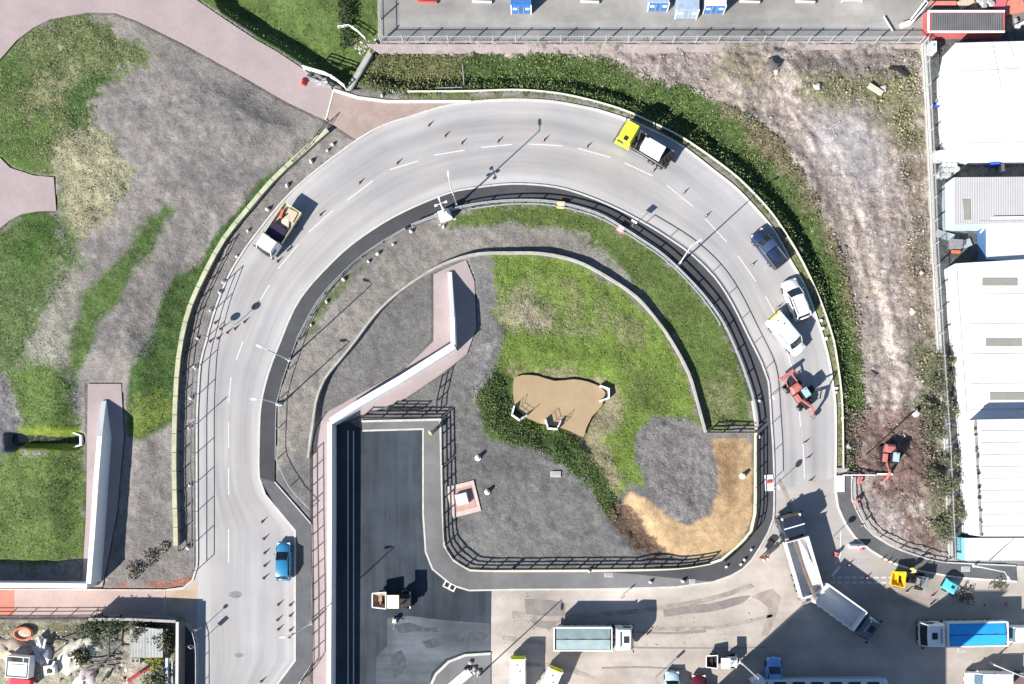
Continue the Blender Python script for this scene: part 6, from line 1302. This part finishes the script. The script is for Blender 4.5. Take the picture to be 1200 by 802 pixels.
def leaves(name, pos, size, colr, parent=None, up=.6, quad=True):
    """pos n x 3, size n, colr n x 3: a bent leaf or blade clump at every point"""
    n = len(pos); a = RNG.random(n)*2*np.pi; el = np.clip(RNG.normal(up, .35, n), .05, 1.4)
    d = np.stack([np.cos(a)*np.cos(el), np.sin(a)*np.cos(el), np.sin(el)], -1)*size[:, None]; s = np.stack([-np.sin(a), np.cos(a), RNG.normal(0, .25, n)], -1)*size[:, None]*.42
    v = np.stack([pos-s*.3, pos+d*.55-s, pos+d, pos+d*.55+s], 1).reshape(-1, 3)
    me = bpy.data.meshes.new(name); me.vertices.add(4*n); me.vertices.foreach_set('co', v.ravel()); me.loops.add(4*n); me.loops.foreach_set('vertex_index', np.arange(4*n)); me.polygons.add(n); me.polygons.foreach_set('loop_start', np.arange(0, 4*n, 4)); me.update(calc_edges=True)
    ca = me.attributes.new('tone', 'FLOAT_COLOR', 'POINT'); c4 = np.concatenate([np.repeat(colr, 4, 0), np.ones((4*n, 1))], 1); ca.data.foreach_set('color', c4.ravel())
    me.materials.append(m_leaf); o = link(bpy.data.objects.new(name, me)); 
    if parent: o.parent = parent
    return o
def scatter(poly_px, dens, rmin=0):
    w = PP(poly_px); xs = [p[0] for p in w]; ys = [p[1] for p in w]; A = (max(xs)-min(xs))*(max(ys)-min(ys)); n = int(A*dens)
    x = RNG.uniform(min(xs), max(xs), n); y = RNG.uniform(min(ys), max(ys), n); k = poly_sd(x, y, w) > 0; return x[k], y[k]
def zat(x, y):
    i = np.clip(np.searchsorted(gx, x)-1, 0, n0-2); j = np.clip(np.searchsorted(gy, y)-1, 0, n1-2); return Z[i, j], i, j
def stuff(name, label, cat, polys, dens, size, jit, mix, up=.7, thr=None):
    PX_, S_, C_ = [], [], []
    for poly in polys:
        x, y = scatter(poly, dens); z, i, j = zat(x, y)
        ok = (hard[i, j] < -.25)
        if thr is not None: ok &= RNG.random(len(x)) < np.clip((fbm(x, y, thr[0], 3, 200)-thr[1])*thr[2], 0, 1)
        x, y, z, i, j = x[ok], y[ok], z[ok], i[ok], j[ok]; n = len(x)
        h = np.abs(fbm(x, y, .8, 3, 210))*jit
        PX_.append(np.stack([x, y, z-.03+RNG.random(n)*h], -1)); S_.append(RNG.uniform(*size, n))
        base = col[i, j]*RNG.uniform(.5, 2.0, (n, 1)); alt = np.array(mix[0]); q = (RNG.random(n) < mix[1])[:, None]; C_.append(np.where(q, alt*RNG.uniform(.6, 1.3, (n, 1)), base))
    o = leaves(name, np.concatenate(PX_), np.concatenate(S_), np.concatenate(C_), up=up); return tag(o, label, cat, kind='stuff')
stuff('bank_vegetation', 'dense dark green weeds covering the bank outside the bend', 'weeds', [bank_in+bank_out[::-1]+[(430,66),(410,100)]], 120, (.08,.26), .34, ((.17,.21,.08), .32), .55, (.35,.24,4))
stuff('bramble_strip', 'dark brambles on the slope south of the brown pond', 'brambles', [ZN[-1][0] if 0 else [(556,470),(552,455),(575,438),(596,445),(600,475),(612,494),(640,500),(665,510),(690,528),(705,550),(726,592),(722,612),(700,592),(680,562),(640,535),(600,522),(568,502)]], 90, (.08,.20), .22, ((.15,.18,.07), .3), .5, (.5,.30,4))
stuff('rough_grass', 'pale dry rough grass tufts on the upper left mound', 'grass', [[(72,160),(108,145),(135,165),(158,205),(150,238),(120,262),(100,278),(80,262),(68,205),(62,185)], [(0,80),(20,50),(60,25),(105,18),(145,50),(175,62),(120,95),(112,140),(60,190),(0,185)]], 34, (.06,.17), .08, ((.30,.29,.18), .4), .9)
stuff('lawn_grass', 'short bright green grass inside the low curved wall', 'grass', [[(578,302),(640,303),(700,324),(745,355),(785,402),(818,480),(823,500),(765,490),(745,535),(760,566),(722,588),(690,550),(722,500),(728,455),(600,432),(560,455),(590,395),(582,350)]], 26, (.06,.18), .06, ((.20,.25,.07), .3), .9)
stuff('lawn_grass', 'green grass strip between the bend footway and the low wall', 'grass', [[(560,246),(600,240),(650,243),(700,257),(750,288),(800,328),(845,385),(878,474),(880,498),(830,502),(806,430),(772,366),(735,320),(660,268),(570,262)]], 22, (.06,.17), .06, ((.17,.18,.07), .3), .9)
stuff('field_grass', 'green field grass at the left edge', 'grass', [[(0,270),(66,250),(100,310),(60,390),(90,440),(95,510),(22,512),(0,440)], [(0,548),(24,530),(97,530),(100,655),(0,658)], [(150,455),(190,350),(250,280),(305,218),(340,190),(297,240),(228,355),(205,494),(165,512)]], 18, (.06,.18), .06, ((.20,.21,.10), .3), .9)
stuff('field_grass', 'green grass on the slope beside the upper pink path', 'grass', [[(240,0),(440,0),(443,60),(405,100),(330,55)]], 20, (.06,.2), .1, ((.15,.17,.06), .25), .9)
stuff('dry_weeds', 'patchy dry weeds scattered over the dirt lot and along the long fence', 'weeds', [[(1050,60),(1078,60),(1110,640),(1085,640),(1070,440),(1062,300),(1050,160)], [(935,85),(1074,72),(1080,200),(1020,130),(950,110)], [(930,197),(1000,300),(1020,520),(1005,520),(985,330),(950,240)]], 26, (.10,.3), .3, ((.28,.25,.15), .4), .7, (.5,.42,4))
def stones(name, label, cat, polys, dens, size, c, cj=.4, thr=None, lift=0.0):
    xs, ys, zs = [], [], []
    for poly in polys:
        x, y = scatter(poly, dens); z, i, j = zat(x, y); ok = np.ones(len(x), bool) if lift else hard[i, j] < -.2
        if thr: ok &= RNG.random(len(x)) < np.clip((fbm(x, y, thr[0], 3, 230)-thr[1])*thr[2], 0, 1)
        xs.append(x[ok]); ys.append(y[ok]); zs.append(z[ok] if not lift else np.full(ok.sum(), lift))
    x, y, z = map(np.concatenate, (xs, ys, zs)); n = len(x); s = size[0]+(size[1]-size[0])*RNG.random(n)**3; a = RNG.random(n)*6.28
    v = np.empty((n, 5, 3))
    for k in range(4):
        t = a+k*math.pi/2+RNG.normal(0, .25, n); r = s*RNG.uniform(.6, 1.2, n); v[:, k] = np.stack([x+r*np.cos(t), y+r*np.sin(t), z-.03], -1)
    v[:, 4] = np.stack([x+RNG.normal(0, .25, n)*s, y+RNG.normal(0, .25, n)*s, z+s*RNG.uniform(.4, .9, n)], -1)
    f = (np.array([(0,1,4),(1,2,4),(2,3,4),(3,0,4)])[None]+(np.arange(n)*5)[:, None, None]).reshape(-1)
    me = bpy.data.meshes.new(name); me.vertices.add(5*n); me.vertices.foreach_set('co', v.ravel()); me.loops.add(12*n); me.loops.foreach_set('vertex_index', f); me.polygons.add(4*n); me.polygons.foreach_set('loop_start', np.arange(0, 12*n, 3)); me.update(calc_edges=True)
    cc = np.array(c)*(1+RNG.uniform(-cj, cj, (n, 1))); ca = me.attributes.new('tone', 'FLOAT_COLOR', 'POINT'); ca.data.foreach_set('color', np.concatenate([np.repeat(cc, 5, 0), np.ones((5*n, 1))], 1).ravel())
    me.materials.append(m_leaf); return tag(link(bpy.data.objects.new(name, me)), label, cat, kind='stuff')
stones('loose_stones', 'pale loose stones strewn over the dirt lot', 'stones', [[(600,64),(1078,60),(1110,645),(1030,630),(1010,590),(1018,480),(1000,330),(930,180),(760,85)]], 9, (.04,.17), (.38,.34,.31), .4, (.4,.42,5))
stones('dark_clods', 'dark earth clods on the dirt lot and the reddish dig', 'clods', [[(1000,480),(1085,485),(1095,620),(1020,600)], [(860,130),(945,195),(1005,330),(990,330),(900,190)], [(880,62),(1070,64),(1070,90),(900,95)]], 12, (.04,.2), (.12,.095,.08), .4, (.5,.40,5))
stones('loose_stones', 'small grey stones over the left mound and the inner soils', 'stones', [[(120,60),(380,150),(330,200),(200,330),(110,440),(90,300),(160,200)], [(330,560),(372,480),(420,390),(500,310),(600,292),(600,262),(480,275),(360,390),(325,470)]], 3, (.03,.12), (.24,.22,.20), .5, (.5,.40,5))
stones('rubble', 'pale rubble scattered at the corner of the top yard fence and on the site road edge', 'rubble', [[(408,45),(444,42),(446,62),(425,66)]], 45, (.06,.28), (.42,.38,.34), .3)
stones('rubble', 'muddy crumbs and stones on the site road beside the black asphalt', 'rubble', [[(577,693),(640,696),(655,735),(600,770),(578,790)], [(740,700),(900,690),(900,760),(740,765)]], 5, (.03,.12), (.26,.22,.19), .4, (.6,.45,5), lift=.012)
stones('litter', 'scrap and litter crumbs strewn over the junk yard', 'litter', [[(0,735),(130,740),(150,800),(0,802)], [(130,760),(200,770),(200,800),(130,800)]], 7, (.06,.3), (.38,.35,.32), .8, (.5,.35,5))
def hedge(label, poly, h, c, dens=130):
    x, y = scatter(poly, dens); z, i, j = zat(x, y); n = len(x); o = P(*poly[0]); t = thing('hedge', label, 'hedge', (*o, 0))
    leaves('foliage', np.stack([x-o[0], y-o[1], z+RNG.random(n)**.5*h], -1), RNG.uniform(.12, .3, n), np.array(c)*RNG.uniform(.5, 1.7, (n, 1)), parent=t, up=.4)
    k = MB(); a, b = P(*poly[0]), P(*poly[2])
    for q in range(7): f = q/6; k.tube(((b[0]-a[0])*f, (b[1]-a[1])*f, -1.2), ((b[0]-a[0])*f, (b[1]-a[1])*f, h*.6), .04, .02, n=5)
    k.build('stem', mat('bark', (.10,.075,.055)), t)
hedge('narrow dark hedge running down the upper left grass towards the yard corner', [(398,-10),(410,-10),(411,52),(399,54)], 1.0, (.030,.045,.020))
# shrubs that one can tell apart
def shrub(name, px, r, h, label, c, n=700, cat='shrub', c2=None):
    x, y = P(*px); z = gz(x, y); t = thing(name, label, cat, (x, y, z)); k = MB()
    for i in range(6):
        a = i*1.05+random.random(); k.tube((0,0,0), (math.cos(a)*r*.5, math.sin(a)*r*.5, h*.75), .05, .015, n=5)
    k.build('stem', mat('bark', (.10,.075,.055)), t); u = RNG.normal(0, 1, (n, 3)); u /= np.linalg.norm(u, axis=1)[:, None]
    lob = 1+.35*np.sin(3*np.arctan2(u[:, 1], u[:, 0])+random.random()*6)*1.0; rad = (RNG.random(n)**.45)*lob
    p = np.stack([u[:, 0]*r*rad, u[:, 1]*r*rad, h*.55+u[:, 2]*h*.45*rad], -1); p[:, 2] = np.maximum(p[:, 2], .05)
    cc = np.array(c)*RNG.uniform(.6, 1.5, (n, 1)); 
    if c2: cc = np.where((RNG.random(n) < .3)[:, None], np.array(c2)*RNG.uniform(.7, 1.3, (n, 1)), cc)
    leaves('foliage', p, RNG.uniform(.12, .3, n), cc, parent=t, up=.4); return t
og, og2 = (.085,.095,.055), (.19,.18,.12)
for a, b, r, h, lb in ((1102,425,1.2,1.5,'greyish shrub at the fence beside the khaki rooflights, topmost of the line'),(1098,452,1.5,1.8,'large greyish shrub at the fence beside the lowest khaki rooflight'),(1106,480,1.3,1.6,'greyish shrub at the fence level with the white ribbed shed top'),(1094,505,1.4,1.3,'loose greyish shrub at the trench rim right of the red digger'),(1108,540,1.1,1.5,'greyish shrub hugging the fence right of the reddish earth'),(1102,570,1.5,1.7,'broad green grey shrub right of the pale mound'),(1115,600,1.3,1.9,'green grey shrub leaning over the fence near the ribbed shed corner'),(1104,620,1.4,1.5,'lowest broad shrub of the fence line above the low flat shed'),(1088,560,1.0,1.0,'small shrub at the right rim of the reddish earth'),(1085,480,1.0,1.1,'small dry shrub left of the fence line above the trench')):
    shrub('shrub', (a, b), r, h, lb, og, 900, c2=og2)
dg = (.040,.055,.025)
for a, b, r, h, lb in ((115,735,1.4,2.3,'dark shrub against the top wall of the junk yard, leftmost'),(138,733,1.5,2.6,'dark tall shrub against the top wall left of the corrugated shed'),(196,748,1.3,2.3,'dark shrub squeezed between the corrugated shed and the right wall'),(98,768,.9,1.2,'small dark bush beside the timber rails'),(184,773,1.0,1.0,'yellow green bush below the corrugated shed'),(190,798,1.6,1.6,'dark low bush at the bottom of the junk yard by the crimson beam'),(170,735,1.1,2.6,'dark shrub behind the top edge of the corrugated shed')):
    shrub('shrub', (a, b), r, h, lb, (.15,.17,.03) if 'yellow' in lb else dg, 1100, c2=(.25,.24,.06) if 'yellow' in lb else (.13,.13,.09))
for a, b, r, h, lb in ((178,652,1.1,.8,'low dark scrub patch on the grey soil beside the left wall'),(160,668,1.2,.7,'low dark scrub patch above the red earth at the left'),(192,642,.7,.5,'small dark scrub at the end of the mossy parapet'),(1130,697,1.6,1.1,'bare brown shrub at the end of the lower right footway'),(1170,683,1.2,.6,'low pale weed clump beside the footway end')):
    shrub('scrub', (a, b), r*.8, h*.6, lb, (.10,.09,.075) if h > .55 else (.2,.2,.15), 260, c2=(.2,.17,.13))
